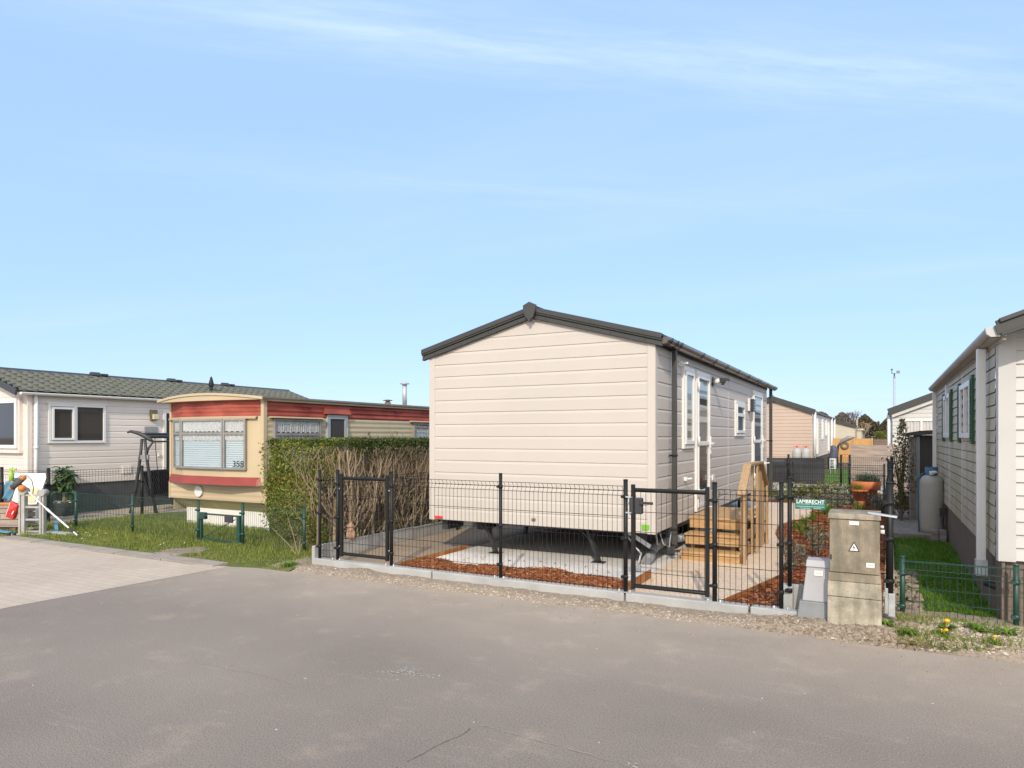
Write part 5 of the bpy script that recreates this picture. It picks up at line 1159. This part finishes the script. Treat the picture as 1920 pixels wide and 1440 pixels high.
m = MB(); m.add([(-.3, -.05, .3), (.14, -.05, .3), (.34, -.02, .86), (.3, -.01, .93), (-.26, -.01, .93), (-.31, -.02, .86), (-.28, .08, .3), (.12, .08, .3), (.3, .03, .93), (-.26, .03, .93)], [(0, 1, 2, 3, 4, 5), (1, 7, 8, 3, 2), (6, 0, 5, 4, 9), (3, 8, 9, 4), (7, 6, 9, 8), (0, 6, 7, 1)]); m.box(-.3, .14, -.04, .07, .0, .3); shift(m, pb).build('sack_body', 'paper_white', pb, .008)
shift(MB().add([(-.12, -.056, .42), (.14, -.056, .42), (.2, -.045, .66), (-.1, -.045, .66)], [(0, 1, 2, 3)]), pb).build('printed_panel', 'paper_yellow', pb)
for nm, mt_, pts, lab in (('wooden_batten', 'timber_grey', ((-13.2, 6.28, .05), (-12.3, 6.5, .07)), 'weathered batten on the ground below the crate'), ('blue_bar', 'blue_plastic', ((-12.95, 6.0, .09), (-12.32, 6.05, .04)), 'bent blue plastic bar on the ground left of the ladder feet'), ('blue_bar', 'blue_plastic', ((-12.25, 6.65, .16), (-11.95, 6.5, .03)), 'short blue plastic bar on the ground behind the ladder rungs')):
    m = MB(); a, b = Vector(pts[0]), Vector(pts[1]); md = (a + b) / 2 - Vector((0, 0, .015)); m.bar(a, md, .05, .03); m.bar(md, b, .05, .03); m.solo(nm, mt_, lab, nm.replace('_', ' '), 'blue plastic bars' if nm == 'blue_bar' else None, .004)
m = MB(); m.box(-12.0, -11.5, 6.36, 6.5, .005, .05); m.solo('metal_box', 'galvanised', 'flat grey metal box lying on the grass edge behind the ladder foot', 'metal box', None, .006)

SW = thing('garden_swing', 'dark grey garden swing seat with a curved canopy frame beside the caravan', 'garden swing', (-13.7, 9.7, .02))
fa, fb = Vector((-13.62, 8.85, .0)), Vector((-13.15, 9.1, .0)); du = (fb - fa).normalized(); dv = Vector((-du.y, du.x, 0)); ap = (fa + fb) / 2 + Vector((0, 0, 1.55))
for k in (0, 1):
    o_ = dv * (1.75 * k)
    for q, s in ((fa, -1), (fb, 1)):
        m = MB(); m.tube([q + o_ + du * (.0), q + o_ + (ap - q) * .35 + du * s * -.02, q + o_ + (ap - q) * .75, ap + o_ + du * s * .03], [.036, .034, .03, .028], 8); m.build('leg', 'dark_steel', SW)
    m = MB(); m.bar(ap + o_ + du * -.11 + Vector((0, 0, -.38)), ap + o_ + du * .11 + Vector((0, 0, -.38)), .05, .09); m.build('leg_brace', 'drain_grey', SW)
    m = MB(); m.tube([ap + o_ + du * t + Vector((0, 0, z)) for t, z in ((-.33, .13), (-.26, .15), (-.12, .12), (.02, .06), (.14, -.02), (.2, -.06))], [.02, .03, .04, .045, .04, .02], 8); m.build('canopy_arm', 'dark_steel', SW)
    m = MB(); m.tube([ap + o_ + du * .2 + Vector((0, 0, -.06)), ap + o_ + du * .1 + Vector((0, 0, -.2)), ap + o_ + du * .04 + Vector((0, 0, -.42))], .022, 8); m.build('arm_strut', 'dark_steel', SW)
m = MB()
for t, z, r in ((-.06, .1, .025), (.02, .04, .035), (.2, -.06, .018)): m.tube([ap + du * t + Vector((0, 0, z)), ap + dv * 1.75 + du * t + Vector((0, 0, z))], r, 8)
m.build('top_bar', 'dark_steel', SW)
se = MB(); c0 = ap + dv * .45 + Vector((0, 0, -1.2)); c1 = ap + dv * 1.5 + Vector((0, 0, -1.2))
for k in range(14):
    p = c0 + (c1 - c0) * (k / 13) - du * .12; se.bar(p, p - du * .16 + Vector((0, 0, .48)), .05, .016, tuple(dv))
se.bar(c0 - du * .28 + Vector((0, 0, .48)), c1 - du * .28 + Vector((0, 0, .48)), .04, .05); se.build('seat_back', 'black_steel', SW)
se = MB()
for k in range(6): se.bar(c0 + du * (-.12 + k * .09), c1 + du * (-.12 + k * .09), .07, .02)
se.bar(c0 + du * .34 + Vector((0, 0, -.04)), c1 + du * .34 + Vector((0, 0, -.04)), .03, .1); se.build('seat', 'black_steel', SW)
se = MB()
for c_ in (c0, c1): se.tube([c_ + du * .1, ap + dv * (.45 if c_ is c0 else 1.5) + Vector((0, 0, .02))], .008, 5); se.tube([c_ - du * .12, ap + dv * (.2 if c_ is c0 else 1.6) + Vector((0, 0, -.4))], .008, 5)
se.build('hanger', 'black_steel', SW)

# ================================================================== PLANTS IN THE BED
random.seed(77)
def tuft(x, y, h, n, lab, mn='dark_leaf', grp='small tufts in the bark bed', name='grass_tuft', cat='plant'):
    m = MB(); blades(m, n, lambda: (x + random.gauss(0, h * .16), y + random.gauss(0, h * .16), GZ, 1), h, .006, .7); m.solo(name, mn, lab, cat, grp, nrm=False)
for x, y, h, lab in ((-1.19, 12.0, .2, 'small green tuft in the bark beside the gravel bend, second nearest in the row'), (-1.16, 12.8, .18, 'small green tuft in the bark, middle one of the row along the path edge'), (-1.01, 11.5, .2, 'small green tuft in the bark, nearest one of the row seen left of the cabinet'), (-1.11, 13.7, .18, 'small green tuft in the bark near the inner corner of the gravel path'), (-.95, 14.7, .3, 'taller green tuft in the bark just below the right end of the green sign'), (-.40, 15.6, .26, 'dark green tuft in the bark in front of the orange flower pot')):
    tuft(x, y, h, 70, lab, 'lush_blade')
def shrub(x, y, r, h, n, lab, mn, grp=None, ls=.05, name='shrub', z=GZ, stems=5):
    S_ = thing(name, lab, 'shrub', (x, y, z), grp); m = MB()
    for _ in range(stems): a = uni(0, 6.3); m.tube([(x, y, z), (x + r * .4 * math.cos(a), y + r * .4 * math.sin(a), z + h * .5), (x + r * .8 * math.cos(a + .3), y + r * .8 * math.sin(a + .3), z + h * .9)], [.012, .009, .004], 5)
    m.build('stems', 'bark_dark', S_); cs = [(x + random.gauss(0, r * .5), y + random.gauss(0, r * .5), z + h * uni(.2, .95), r * uni(.2, .45)) for _ in range(14)]
    def ps_():
        c = random.choice(cs); return c[0] + random.gauss(0, c[3] * .6), c[1] + random.gauss(0, c[3] * .6), max(z + .02, c[2] + random.gauss(0, c[3] * .5))
    m = MB(); leaves(m, n, ps_, ls); m.build('foliage', mn, S_, nrm=False); return S_
shrub(-.88, 8.3, .16, .36, 420, 'grey-green shrub in the bark between the black corner post and the grey box', 'grey_leaf', 'grey-leaved shrubs in the bed', .04)
shrub(-.72, 9.6, .15, .34, 300, 'loose grey-green plant in the bark left of the stained cabinet', 'grey_leaf', 'grey-leaved shrubs in the bed', .04)
shrub(-.84, 10.7, .13, .3, 220, 'sparse green sprig in the bark further back, left of the cabinet', 'dark_leaf', None, .04)
shrub(-.85, 16.1, .30, .36, 700, 'silvery grey shrub in front of the hedge row, left of the orange pot', 'grey_leaf', 'grey-leaved shrubs in the bed', .055)
shrub(-.02, 15.6, .26, .30, 520, 'silvery grey shrub right of the orange flower pot', 'grey_leaf', 'grey-leaved shrubs in the bed', .055)
for k, x in enumerate((-2.35, -2.0, -1.65, -1.3, -.95, -.6)):
    shrub(x, 17.35 + uni(-.05, .05), .25, .42 + uni(-.06, .1), 520, ('yellow-green low shrub in the back row, beside the end of the cream home', 'yellow-green low shrub in the back row, second from the cream home', 'yellow-green low shrub in the back row, above the left half of the green sign', 'yellow-green low shrub in the back row, above the right end of the green sign', 'yellow-green low shrub in the back row, behind the silvery left shrub', 'yellow-green low shrub in the back row, touching the orange pot')[k], 'yellow_leaf', 'row of low shrubs along the back fence', .055)
shrub(.32, 15.3, .24, .5, 800, 'bright yellow-green shrub at the foot of the tall shrub by the shed', 'yellow_leaf', None, .05, z=.02)
tS = thing('tall_shrub', 'tall slender shrub with speckled leaves in front of the brown shed', 'shrub', (.30, 14.1, .02)); m = MB()
for _ in range(9): x, y = uni(-.06, .06), uni(-.06, .06); m.tube([(.30, 14.1, .02), (.30 + x, 14.1 + y, .8), (.30 + x * 3, 14.1 + y * 2, uni(1.3, 1.85))], [.018, .012, .004], 5)
m.build('trunk', 'bark_dark', tS); m = MB()
def tsp():
    z = uni(.3, 1.9); r = .17 * (1 - max(0, z - 1.2) * 1.2) * (.5 if z < .6 else 1)
    return .31 + random.gauss(0, r * .62), 14.1 + random.gauss(0, r * .6), z
leaves(m, 1500, tsp, .05); m.build('foliage', 'dark_leaf', tS, nrm=False)
def flowerpot(x, y, z, s):
    P = thing('flower_pot', 'big orange terracotta pot with rosemary at the back of the bark bed', 'flower pot', (x, y, z))
    m = MB(); m.lathe([(.001, 0), (.15 * s, 0), (.235 * s, .36 * s), (.29 * s, .37 * s), (.295 * s, .46 * s), (.30 * s, .55 * s), (.27 * s, .55 * s), (.24 * s, .46 * s), (.001, .45 * s)], (x, y, z), 28); m.build('pot', 'terracotta', P)
    m = MB(); m.tube([(x, y, z + .44 * s), (x, y, z + .462 * s)], .235 * s, 20); m.build('pot_soil', 'soil', P)
    m = MB(); blades(m, 420, lambda: (x + random.gauss(.02, .09 * s), y + random.gauss(0, .08 * s), z + .45 * s, 1), .3 * s, .007, .9); leaves(m, 500, lambda: (x + .03 + random.gauss(0, .12 * s), y + random.gauss(0, .1), z + .62 * s + random.gauss(0, .07)), .05, .9, .25); m.build('rosemary', 'rosemary', P, nrm=False); return P
flowerpot(-.31, 17.0, .08, .98)
m = MB(); m.lathe([(.001, 0), (.10, 0), (.15, .2), (.165, .2), (.17, .25), (.15, .25), (.001, .22)], (-.42, 16.55, .22), 20)
sp = thing('flower_pot', 'smaller orange pot with a green sprout set against the big terracotta pot', 'flower pot', (-.42, 16.55, .08)); m.lathe([(.11, -.14), (.10, 0)], (-.42, 16.55, .22), 20); m.build('pot', 'terracotta', sp)
m = MB(); blades(m, 60, lambda: (-.44 + random.gauss(0, .03), 16.55 + random.gauss(0, .03), .44, 1), .16, .008, .6); m.build('sprout', 'lush_blade', sp, nrm=False)
def weed(x, y, r, n, lab, fl, hgt=.07):
    W_ = thing('weed', lab, 'weed', (x, y, 0), 'weeds on the gravel verge'); m = MB(); z = vz(x, y)
    for k in range(n):
        a = uni(0, 6.3); L = r * uni(.5, 1.1); w = L * .12; ca, sa = math.cos(a), math.sin(a); h1 = uni(.01, .05)
        m.add([(x, y, z), (x + ca * L * .5 - sa * w, y + sa * L * .5 + ca * w, z + h1), (x + ca * L, y + sa * L, z + h1 * uni(.2, 1.2)), (x + ca * L * .5 + sa * w, y + sa * L * .5 - ca * w, z + h1)], [(0, 1, 2, 3)])
    m.build('leaves', 'lush_blade', W_, nrm=False)
    for dx, dy, fr in fl:
        m = MB(); m.tube([(x, y, z), (x + dx, y + dy, z + hgt)], .0025, 5); m.ball((x + dx, y + dy, z + hgt + .004), fr, 10, 6, .75); m.build('flower', 'petal', W_)
weed(.44, 6.42, .10, 30, 'dandelion with the largest yellow flower on the pale gravel', ((.01, -.01, .021),), .07); weed(.40, 6.2, .09, 34, 'leafy dandelion with a smaller yellow flower nearest the road', ((.03, .0, .015), (.0, .0, .008)), .05)
weed(.73, 6.14, .07, 24, 'dandelion with a half-open yellow flower at the right edge', ((.0, .02, .013),), .05); weed(.85, 6.5, .13, 40, 'flat green weed rosette on the gravel below the long timber edging', ()); weed(.66, 6.45, .12, 36, 'dark weed rosette on the pale gravel, between two dandelions', ())
weed(.03, 6.28, .1, 50, 'leafy green weed at the right foot of the stained cabinet', ()); weed(.16, 6.12, .1, 34, 'low green weed at the road edge before the green corner post', ()); weed(-6.35, 6.15, .13, 60, 'green weed clump on the verge at the left end of the kerb', ())
weed(1.0, 6.2, .12, 40, 'green weed patch at the far right road edge', ())
gm = MB(); blades(gm, 2200, lambda: (lambda x, y: (x, y, vz(x, y) - .004, 1))(.1 + abs(random.gauss(0, .5)), 6.05 + abs(random.gauss(0, .12)) if rnd() < .6 else uni(6.5, 6.8)), .045, .003, .6); struct(gm, 'verge_grass', 'grass_blade', 'stuff', nrm=False)
chl = MB(); chips(chl, 70, lambda: (random.gauss(.12, .18), random.gauss(6.08, .05), .02), .05); struct(chl, 'leaf_litter', 'dry_leaf', 'stuff', nrm=False)

# ================================================================== BACKGROUND
def simple_home(lab, xl, xr_, ya, yb, zb, ze_, pitch, mwall, mside, mroof, bh, skirt=None, barge='anthracite'):
    Hh = thing('mobile_home', lab, 'mobile home', ((xl + xr_) / 2, ya, 0), 'mobile homes'); xc_ = (xl + xr_) / 2
    w = siding(MB(), 'x', ya, xl, xr_, zb, 4, bh, -1, 'lap', .014); w.cut([((xr_, 0, ze_), (pitch, 0, 1)), ((xl, 0, ze_), (-pitch, 0, 1))]); w.build('end_wall', mwall, Hh, nrm=False)
    w = siding(MB(), 'y', xr_, ya, yb, zb, ze_, bh, 1, 'lap', .014); w.build('side_wall', mside, Hh, nrm=False)
    w = siding(MB(), 'y', xl, ya, yb, zb, ze_, bh, -1, 'lap', .014); w.build('side_wall', mside, Hh, nrm=False)
    m = MB(); ov = .12; zc = ze_ + pitch * (xc_ - xl); zo = ze_ - pitch * ov
    m.add([(x, y, z + q) for y in (ya - .1, yb + .1) for q in (.04, .12) for x, z in ((xl - ov, zo), (xc_, zc), (xr_ + ov, zo))], [(3, 4, 10, 9), (4, 5, 11, 10), (0, 1, 4, 3), (1, 2, 5, 4), (6, 7, 10, 9), (7, 8, 11, 10), (0, 6, 9, 3), (2, 8, 11, 5), (0, 1, 7, 6), (1, 2, 8, 7)]); m.build('roof', mroof, Hh)
    m = MB(); m.bar((xl - ov, ya - .12, zo + .06), (xc_, ya - .12, zc + .06), .03, .22); m.bar((xc_, ya - .12, zc + .06), (xr_ + ov, ya - .12, zo + .06), .03, .22); m.prism([(xc_ - .12, zc + .1), (xc_, zc + .26), (xc_ + .12, zc + .1), (xc_, zc - .2)], 1, ya - .17, ya - .12); m.build('bargeboard', barge, Hh)
    if skirt: m = MB(); m.box(xl + .05, xr_ - .03, ya + .03, ya + .06, 0, zb); m.box(xr_ - .06, xr_ - .03, ya + .06, yb, 0, zb); m.build('skirting', skirt, Hh)
    return Hh
h2 = simple_home('pinkish mobile home with fine horizontal boards and grey roof behind the cream home', -6.2, -2.78, 34, 49, .6, 2.68, .36, 'far_pink', 'grey_siding', 'anthracite', .16, 'grey_skirt')
for y, z0_, z1_, L in ((36.1, .75, 2.46, .5), (39.3, 1.45, 2.5, .7), (42.0, 1.65, 2.5, .7), (44.0, .75, 2.4, .6)):
    f = frame_rect(MB(), 'y', -2.78, 1, y, y + L, z0_, z1_, .09, 0, .08); o = f.build('window', 'white_upvc', h2); wall_rect(MB(), 'y', -2.78, 1, y + .05, y + L - .05, z0_ + .05, z1_ - .05, .02, .03).build('pane', 'dark_glass', o)
for y, z0_ in ((34.12, .5), (46.0, .1), (48.7, .3)): m = MB(); m.tube([(-2.69, y, z0_), (-2.69, y, 2.7)], .06, 8); m.build('downpipe', 'white_upvc', h2)
for k, x in enumerate((-3.35, -2.98)):
    t = thing('gas_tank', ('left one of the two white gas bottles before the pinkish home', 'right one of the two white gas bottles before the pinkish home')[k], 'gas tank', (x, 33.2, 0), 'white gas bottles')
    m = MB(); m.lathe([(.001, 0), (.185, .02), (.19, .85), (.17, .98), (.11, 1.06), (.001, 1.09)], (x, 33.2, 0), 20); m.build('tank_body', 'tank_white', t)
    m = MB(); m.lathe([(.03, 1.07), (.03, 1.15), (.02, 1.15)], (x, 33.2, 0), 10); m.bar((x - .14, 33.15, 1.15), (x + .14, 33.15, 1.17), .025, .025); m.build('valve', 'label_red', t)
ac = thing('heat_pump', 'small white heat pump unit beside the back lawn', 'heat pump', (-1.85, 32.5, .2)); m = MB(); m.box(-1.98, -1.72, 32.4, 32.6, .2, .66); m.build('casing', 'white_upvc', ac, .02)
m = MB()
for k in range(6): m.box(-1.95, -1.82, 32.39, 32.4, .24 + k * .065, .275 + k * .065)
m.build('grille', 'dark_steel', ac); m = MB(); m.box(-1.96, -1.92, 32.42, 32.58, 0, .2); m.build('foot', 'drain_grey', ac); m = MB(); m.box(-1.78, -1.74, 32.42, 32.58, 0, .2); m.build('foot', 'drain_grey', ac)
m = MB(); m.quad((-1.75, 22, .012), (-.75, 22, .012), (-.8, 37, .012), (-2.3, 37, .012)); struct(m, 'back_lawn', 'turf_green')
def boardfence(lab, x0, x1, y, z1, mname, ph, posts, grp='timber fences'):
    F = thing('timber_fence', lab, 'fence', ((x0 + x1) / 2, y, 0), grp); m = MB(); z = 0.02
    while z < z1: m.box(x0, x1, y, y + .025 + .004 * rnd(), z, min(z + ph - .014, z1)); z += ph
    m.build('boards', mname, F)
    for x in posts: m = MB(); m.box(x - .05, x + .05, y - .045, y - .002, 0, z1 + .02); m.build('post', mname, F)
boardfence('weathered grey-pink board fence behind the orange flower pot', -.80, .9, 22.6, 1.34, 'timber_grey', .148, (-.77,))
boardfence('far orange timber fence in front of the cream bungalow', -2.6, -.5, 46, 1.47, 'timber_orange', .5, (-2.55, -1.5, -.52))
boardfence('far grey timber fence right of the orange fence', -.45, 1.6, 46.1, 1.42, 'timber_dark', .25, (.5,))
m = MB(); m.lathe([(.12, 0), (.19, .03), (.24, 0), (.19, -.03), (.12, 0)], (0, 0, 0), 20); m.v = [(-1.97 + x, 45.93 - z, 1.05 + y) for x, y, z in m.v]; m.solo('door_wreath', 'bark_dark', 'dark round wreath hanging on the far orange fence', 'wreath')
U = thing('cantilever_parasol', 'folded dark cantilever parasol arching over the back lawn', 'parasol', (-1.9, 39, 0))
m = MB(); m.tube([(-2.0, 39, 0), (-2.02, 39, .6), (-1.98, 39, 1.1), (-1.8, 39, 1.36), (-1.5, 39, 1.5), (-1.25, 39, 1.55)], [.05, .05, .05, .045, .04, .035], 8); m.build('pole', 'dark_steel', U)
m = MB(); m.tube([(-1.97, 38.9, 1.14), (-1.8, 38.9, 1.34), (-1.5, 38.9, 1.5), (-1.2, 38.9, 1.55)], [.03, .10, .12, .03], 10); m.build('canopy', 'drain_grey', U)
m = MB(); m.lathe([(.22, 0), (.21, .5), (.18, .9), (.12, 1.12), (.001, 1.16)], (-2.12, 37.5, 0), 12); m.v = [(x + .05 * math.sin(z * 9 + y * 3), y, z) for x, y, z in m.v]; m.solo('tarpaulin_cover', 'tarp', 'dark blue covered garden furniture beside the pinkish home', 'tarp cover')
h3 = simple_home('small far cream bungalow with grey roof above the orange fence', -6.4, -1.9, 62, 76, .3, 2.33, .28, 'far_cream', 'grey_siding', 'felt_roof', .2)
m = MB(); m.box(-1.9, -1.55, 66, 72, .3, 2.1); m.box(-1.95, -1.4, 65.9, 72, 2.1, 2.25); m.build('side_porch', 'far_cream', h3); m = MB(); m.box(-1.82, -1.74, 62.2, 62.5, 2.3, 3.0); m.build('chimney', 'far_cream', h3); m = MB(); m.box(-1.86, -1.87 + .02, 63, 64.5, .5, 2.1); m.build('window', 'dark_glass', h3)
h4 = simple_home('white mobile home with curtained gable windows behind the brown shed', .3, 4.4, 26, 36, .4, 2.38, .40, 'white_paint', 'white_paint', 'anthracite', .13, 'grey_skirt')
m = MB(); m.bar((.28, 25.9, 2.28), (2.35, 25.9, 3.10), .02, .13); m.bar((2.35, 25.9, 3.1), (4.42, 25.9, 2.28), .02, .13); m.build('gable_trim', 'white_paint', h4)
m = MB(); m.tube([(.2, 26.1, .3), (.2, 26.1, 2.3)], .05, 8); m.build('downpipe', 'grey_white', h4)
f = frame_rect(MB(), 'x', 26, -1, .62, 2.5, 1.0, 2.14, .05, 0, .06); wall_rect(f, 'x', 26, -1, 1.09, 1.15, 1.05, 2.09, 0, .06); wall_rect(f, 'x', 26, -1, 1.75, 1.81, 1.05, 2.09, 0, .06); o = f.build('window', 'white_upvc', h4)
cu = MB(); curtain(cu, 'x', 26.0, -1, .67, 2.45, 1.05, 2.09, .01, .09); cu.build('curtain', 'curtain_grey', o, nrm=False)
# lattice mast
MS = thing('lattice_mast', 'slender pale lattice mast with floodlight and wind sensor on the skyline', 'mast', (1.23, 90, 0)); m = MB(); pz = [0 + .6 * k for k in range(15)]
L3 = [[Vector((1.23 + .19 * (1 - .25 * z / 9) * math.cos(a), 90 + .19 * math.sin(a), z)) for a in (.5, 2.6, 4.7)] for z in pz]
for k in range(len(pz) - 1):
    for j in range(3): m.bar(L3[k][j], L3[k + 1][j], .035, .035); m.bar(L3[k][j], L3[k + 1][(j + 1) % 3], .025, .025); m.bar(L3[k][j], L3[k][(j + 1) % 3], .025, .025)
m.build('lattice', 'galvanised', MS)
m = MB(); m.bar((1.23, 90, 8.2), (1.23, 90, 8.75), .14, .14); m.tube([(.95, 90, 8.75), (1.35, 90, 8.75)], .03, 6); m.tube([(.98, 90, 8.75), (.98, 90, 9.2)], .035, 6); m.ball((.98, 90, 9.2), .1, 8, 6); m.build('wind_sensor', 'dark_steel', MS)
m = MB(); m.box(1.42, 1.78, 89.8, 90.1, 8.75, 9.05); m.build('floodlight', 'drain_grey', MS)
def baretree(lab, x, y, h, spread, seed, depth=6, mn='bark_grey', r0=.16):
    random.seed(seed); T_ = thing('bare_tree', lab, 'tree', (x, y, 0), 'bare trees on the skyline'); tk, cr = MB(), MB()
    def br(p, d, L, r, k):
        q = p + d * L; (tk if k > depth - 2 else cr).tube([p, p + d * L * .5 + Vector((uni(-1, 1), uni(-1, 1), 0)) * L * .06, q], [r, r * .85, r * .7], 5, False)
        if k == 0: return
        for _ in range(random.choice((2, 3, 3))): br(q, (d + Vector((uni(-1, 1) * spread, uni(-1, 1) * spread, uni(-.1, .35)))).normalized(), L * uni(.62, .85), max(.012, r * .66), k - 1)
    br(Vector((x, y, 0)), Vector((0, 0, 1)), h * .26, r0, depth); tk.build('trunk', mn, T_); cr.build('crown', mn, T_)
baretree('bare grey tree with rounded fan of branches on the skyline beside the pinkish roof', -3.66, 100, 5.3, .55, 3)
baretree('bare dense tree peeking over the eave of the pinkish home', -6.1, 100, 5.0, .6, 9)
baretree('low bare tree between the two skyline trees', -5.0, 104, 4.4, .6, 14)
baretree('reddish twiggy tree on the skyline above the orange fence', -2.15, 100, 4.0, .55, 18, 6, 'bark')
baretree('thin bare treetop just above the white gable roof', 2.6, 110, 5.4, .5, 22)
random.seed(50); wf = MB()
def wp():
    x = uni(-14, 12) if rnd() < .72 else uni(-70, 70); top = 3.1 + 1.0 * math.sin(x * .31 + 1) * math.sin(x * .083) + .7 * math.sin(x * 1.7) + (.8 if x < -.5 else 0); return x, 140 + uni(0, 14), max(.1, top + 1.0 - abs(random.gauss(0, 1.3)) ) if rnd() < .7 else uni(.1, max(.3, top))
leaves(wf, 34000, wp, .4, .3, .6)
m = MB(); struct(wf, 'far_wood', 'wood_far', 'stuff', nrm=False)
shrub(.1, 120, 1.3, 2.2, 1400, 'far yellow-green bush before the brown wood', 'yellow_leaf', None, .22, 'far_bush', 0)

# ================================================================== SKY, SUN, CAMERA
SUN = Vector((.34, -1, .72)).normalized()
el = math.asin(SUN.z); az = math.atan2(SUN.x, SUN.y)
wd = bpy.data.worlds.new('World'); scene.world = wd; wd.use_nodes = True; nt = wd.node_tree
sky = N(nt, 'ShaderNodeTexSky', sky_type='NISHITA'); sky.sun_disc = False; sky.sun_elevation = el; sky.sun_rotation = az
sky.air_density = 1.0; sky.dust_density = .4; sky.ozone_density = 1.6; sky.altitude = 10
bg = nt.nodes['Background']; bg.inputs['Strength'].default_value = .15
tc = N(nt, 'ShaderNodeTexCoord'); sp_ = N(nt, 'ShaderNodeSeparateXYZ'); nt.links.new(tc.outputs['Generated'], sp_.inputs[0])
# thin cirrus: noise on the plane of a cloud layer, so it foreshortens to the horizon
az_ = N(nt, 'ShaderNodeMath', operation='MAXIMUM'); nt.links.new(sp_.outputs[2], az_.inputs[0]); az_.inputs[1].default_value = .04
vd = N(nt, 'ShaderNodeVectorMath', operation='DIVIDE'); cb = N(nt, 'ShaderNodeCombineXYZ')
for i in range(3): nt.links.new(az_.outputs[0], cb.inputs[i])
nt.links.new(tc.outputs['Generated'], vd.inputs[0]); nt.links.new(cb.outputs[0], vd.inputs[1])
mp = N(nt, 'ShaderNodeMapping'); mp.inputs['Rotation'].default_value = (0, 0, R(-42)); mp.inputs['Scale'].default_value = (.22, .8, 1); mp.inputs['Location'].default_value = (CLOUD_X, CLOUD_Y, 0); nt.links.new(vd.outputs[0], mp.inputs[0])
nn = noise(nt, mp.outputs[0], 1.0, 7, .5)
cf = ramp(nt, nn, [(.44, (0, 0, 0)), (.56, (.18, .18, .18)), (.70, (.75, .75, .75))])

mpb = N(nt, 'ShaderNodeMapping'); mpb.inputs['Rotation'].default_value = (0, 0, R(-38.3)); nt.links.new(vd.outputs[0], mpb.inputs[0])
mpc = N(nt, 'ShaderNodeMapping'); mpc.inputs['Scale'].default_value = (.55, 2.6, 1); nt.links.new(mpb.outputs[0], mpc.inputs[0])
sb = N(nt, 'ShaderNodeSeparateXYZ'); nt.links.new(mpb.outputs[0], sb.inputs[0])
def mth(op, a, b=None):
    n = N(nt, 'ShaderNodeMath', operation=op)
    for i, v in enumerate((a, b)):
        if v is None: continue
        if hasattr(v, 'is_output'): nt.links.new(v, n.inputs[i])
        else: n.inputs[i].default_value = v
    return n.outputs[0]
nb = noise(nt, mpc.outputs[0], 1.3, 8, .6); nf = ramp(nt, noise(nt, mpc.outputs[0], 3.2, 10, .68), [(.36, (.35, .35, .35)), (.64, (1.35, 1.35, 1.35))])
yy = mth('ADD', sb.outputs[1], mth('MULTIPLY', mth('SUBTRACT', nb, .5), .5))
def bandf(c, w_, x0_, x1_, amp):
    b_ = mth('SUBTRACT', 1, mth('DIVIDE', mth('ABSOLUTE', mth('SUBTRACT', yy, c)), w_)); b_ = mth('MAXIMUM', b_, 0); b_ = mth('MULTIPLY', b_, b_)
    e_ = mth('SUBTRACT', 1, mth('ABSOLUTE', mth('DIVIDE', mth('SUBTRACT', sb.outputs[0], (x0_ + x1_) / 2), (x1_ - x0_) / 2))); e_ = mth('MULTIPLY', mth('MAXIMUM', e_, 0), 1.6); e_ = mth('MINIMUM', e_, 1)
    return mth('MULTIPLY', mth('MULTIPLY', mth('MULTIPLY', b_, e_), nf), amp)
cf = mth('MAXIMUM', mth('MULTIPLY', cf, .45), mth('ADD', bandf(1.72, .42, -1.2, 2.6, .7), mth('ADD', bandf(2.75, .6, -1.5, 3.2, .3), bandf(1.25, .25, 1.0, 3, .6))))
veil = mixc(nt, .8, sky.outputs[0], (1.95, 2.98, 4.8)); cm = mixc(nt, cf, veil, (2.85, 3.7, 4.8)); 
dt = N(nt, 'ShaderNodeVectorMath', operation='DOT_PRODUCT'); nt.links.new(tc.outputs['Generated'], dt.inputs[0]); dt.inputs[1].default_value = (.47, -.88, 0)  # unseen white cloud bank behind the camera, added to lift and soften the shade
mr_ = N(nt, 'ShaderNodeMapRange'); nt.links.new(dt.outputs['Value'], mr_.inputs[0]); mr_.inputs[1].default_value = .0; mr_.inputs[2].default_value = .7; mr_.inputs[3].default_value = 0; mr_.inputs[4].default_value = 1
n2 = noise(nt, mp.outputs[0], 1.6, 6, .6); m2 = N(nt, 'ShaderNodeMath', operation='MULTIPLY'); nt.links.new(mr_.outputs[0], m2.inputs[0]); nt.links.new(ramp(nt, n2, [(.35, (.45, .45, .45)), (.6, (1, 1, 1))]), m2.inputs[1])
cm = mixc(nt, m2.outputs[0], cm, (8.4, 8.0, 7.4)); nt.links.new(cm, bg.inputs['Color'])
sl_ = bpy.data.lights.new('sun', 'SUN'); sl_.energy = 2.05; sl_.angle = R(.9); sl_.color = (1, .91, .78)
so = bpy.data.objects.new('sun', sl_); col.objects.link(so); so.rotation_euler = SUN.to_track_quat('Z', 'Y').to_euler(); so.location = (5, -10, 12)
cd = bpy.data.cameras.new('camera'); cd.sensor_width = 36; cd.lens = 1298 / 1920 * 36; cd.shift_y = 98 / 1920; cd.clip_end = 3000; cd.clip_start = .05
co = bpy.data.objects.new('camera', cd); col.objects.link(co); co.location = (0, 0, 1.6); co.rotation_euler = (PI / 2, 0, R(28.13)); scene.camera = co
vs_ = scene.view_settings; scene.display_settings.display_device = 'sRGB'; vs_.view_transform = 'Standard'; vs_.look = 'None'; vs_.gamma = 1; vs_.use_curve_mapping = False; vs_.exposure = EXPO
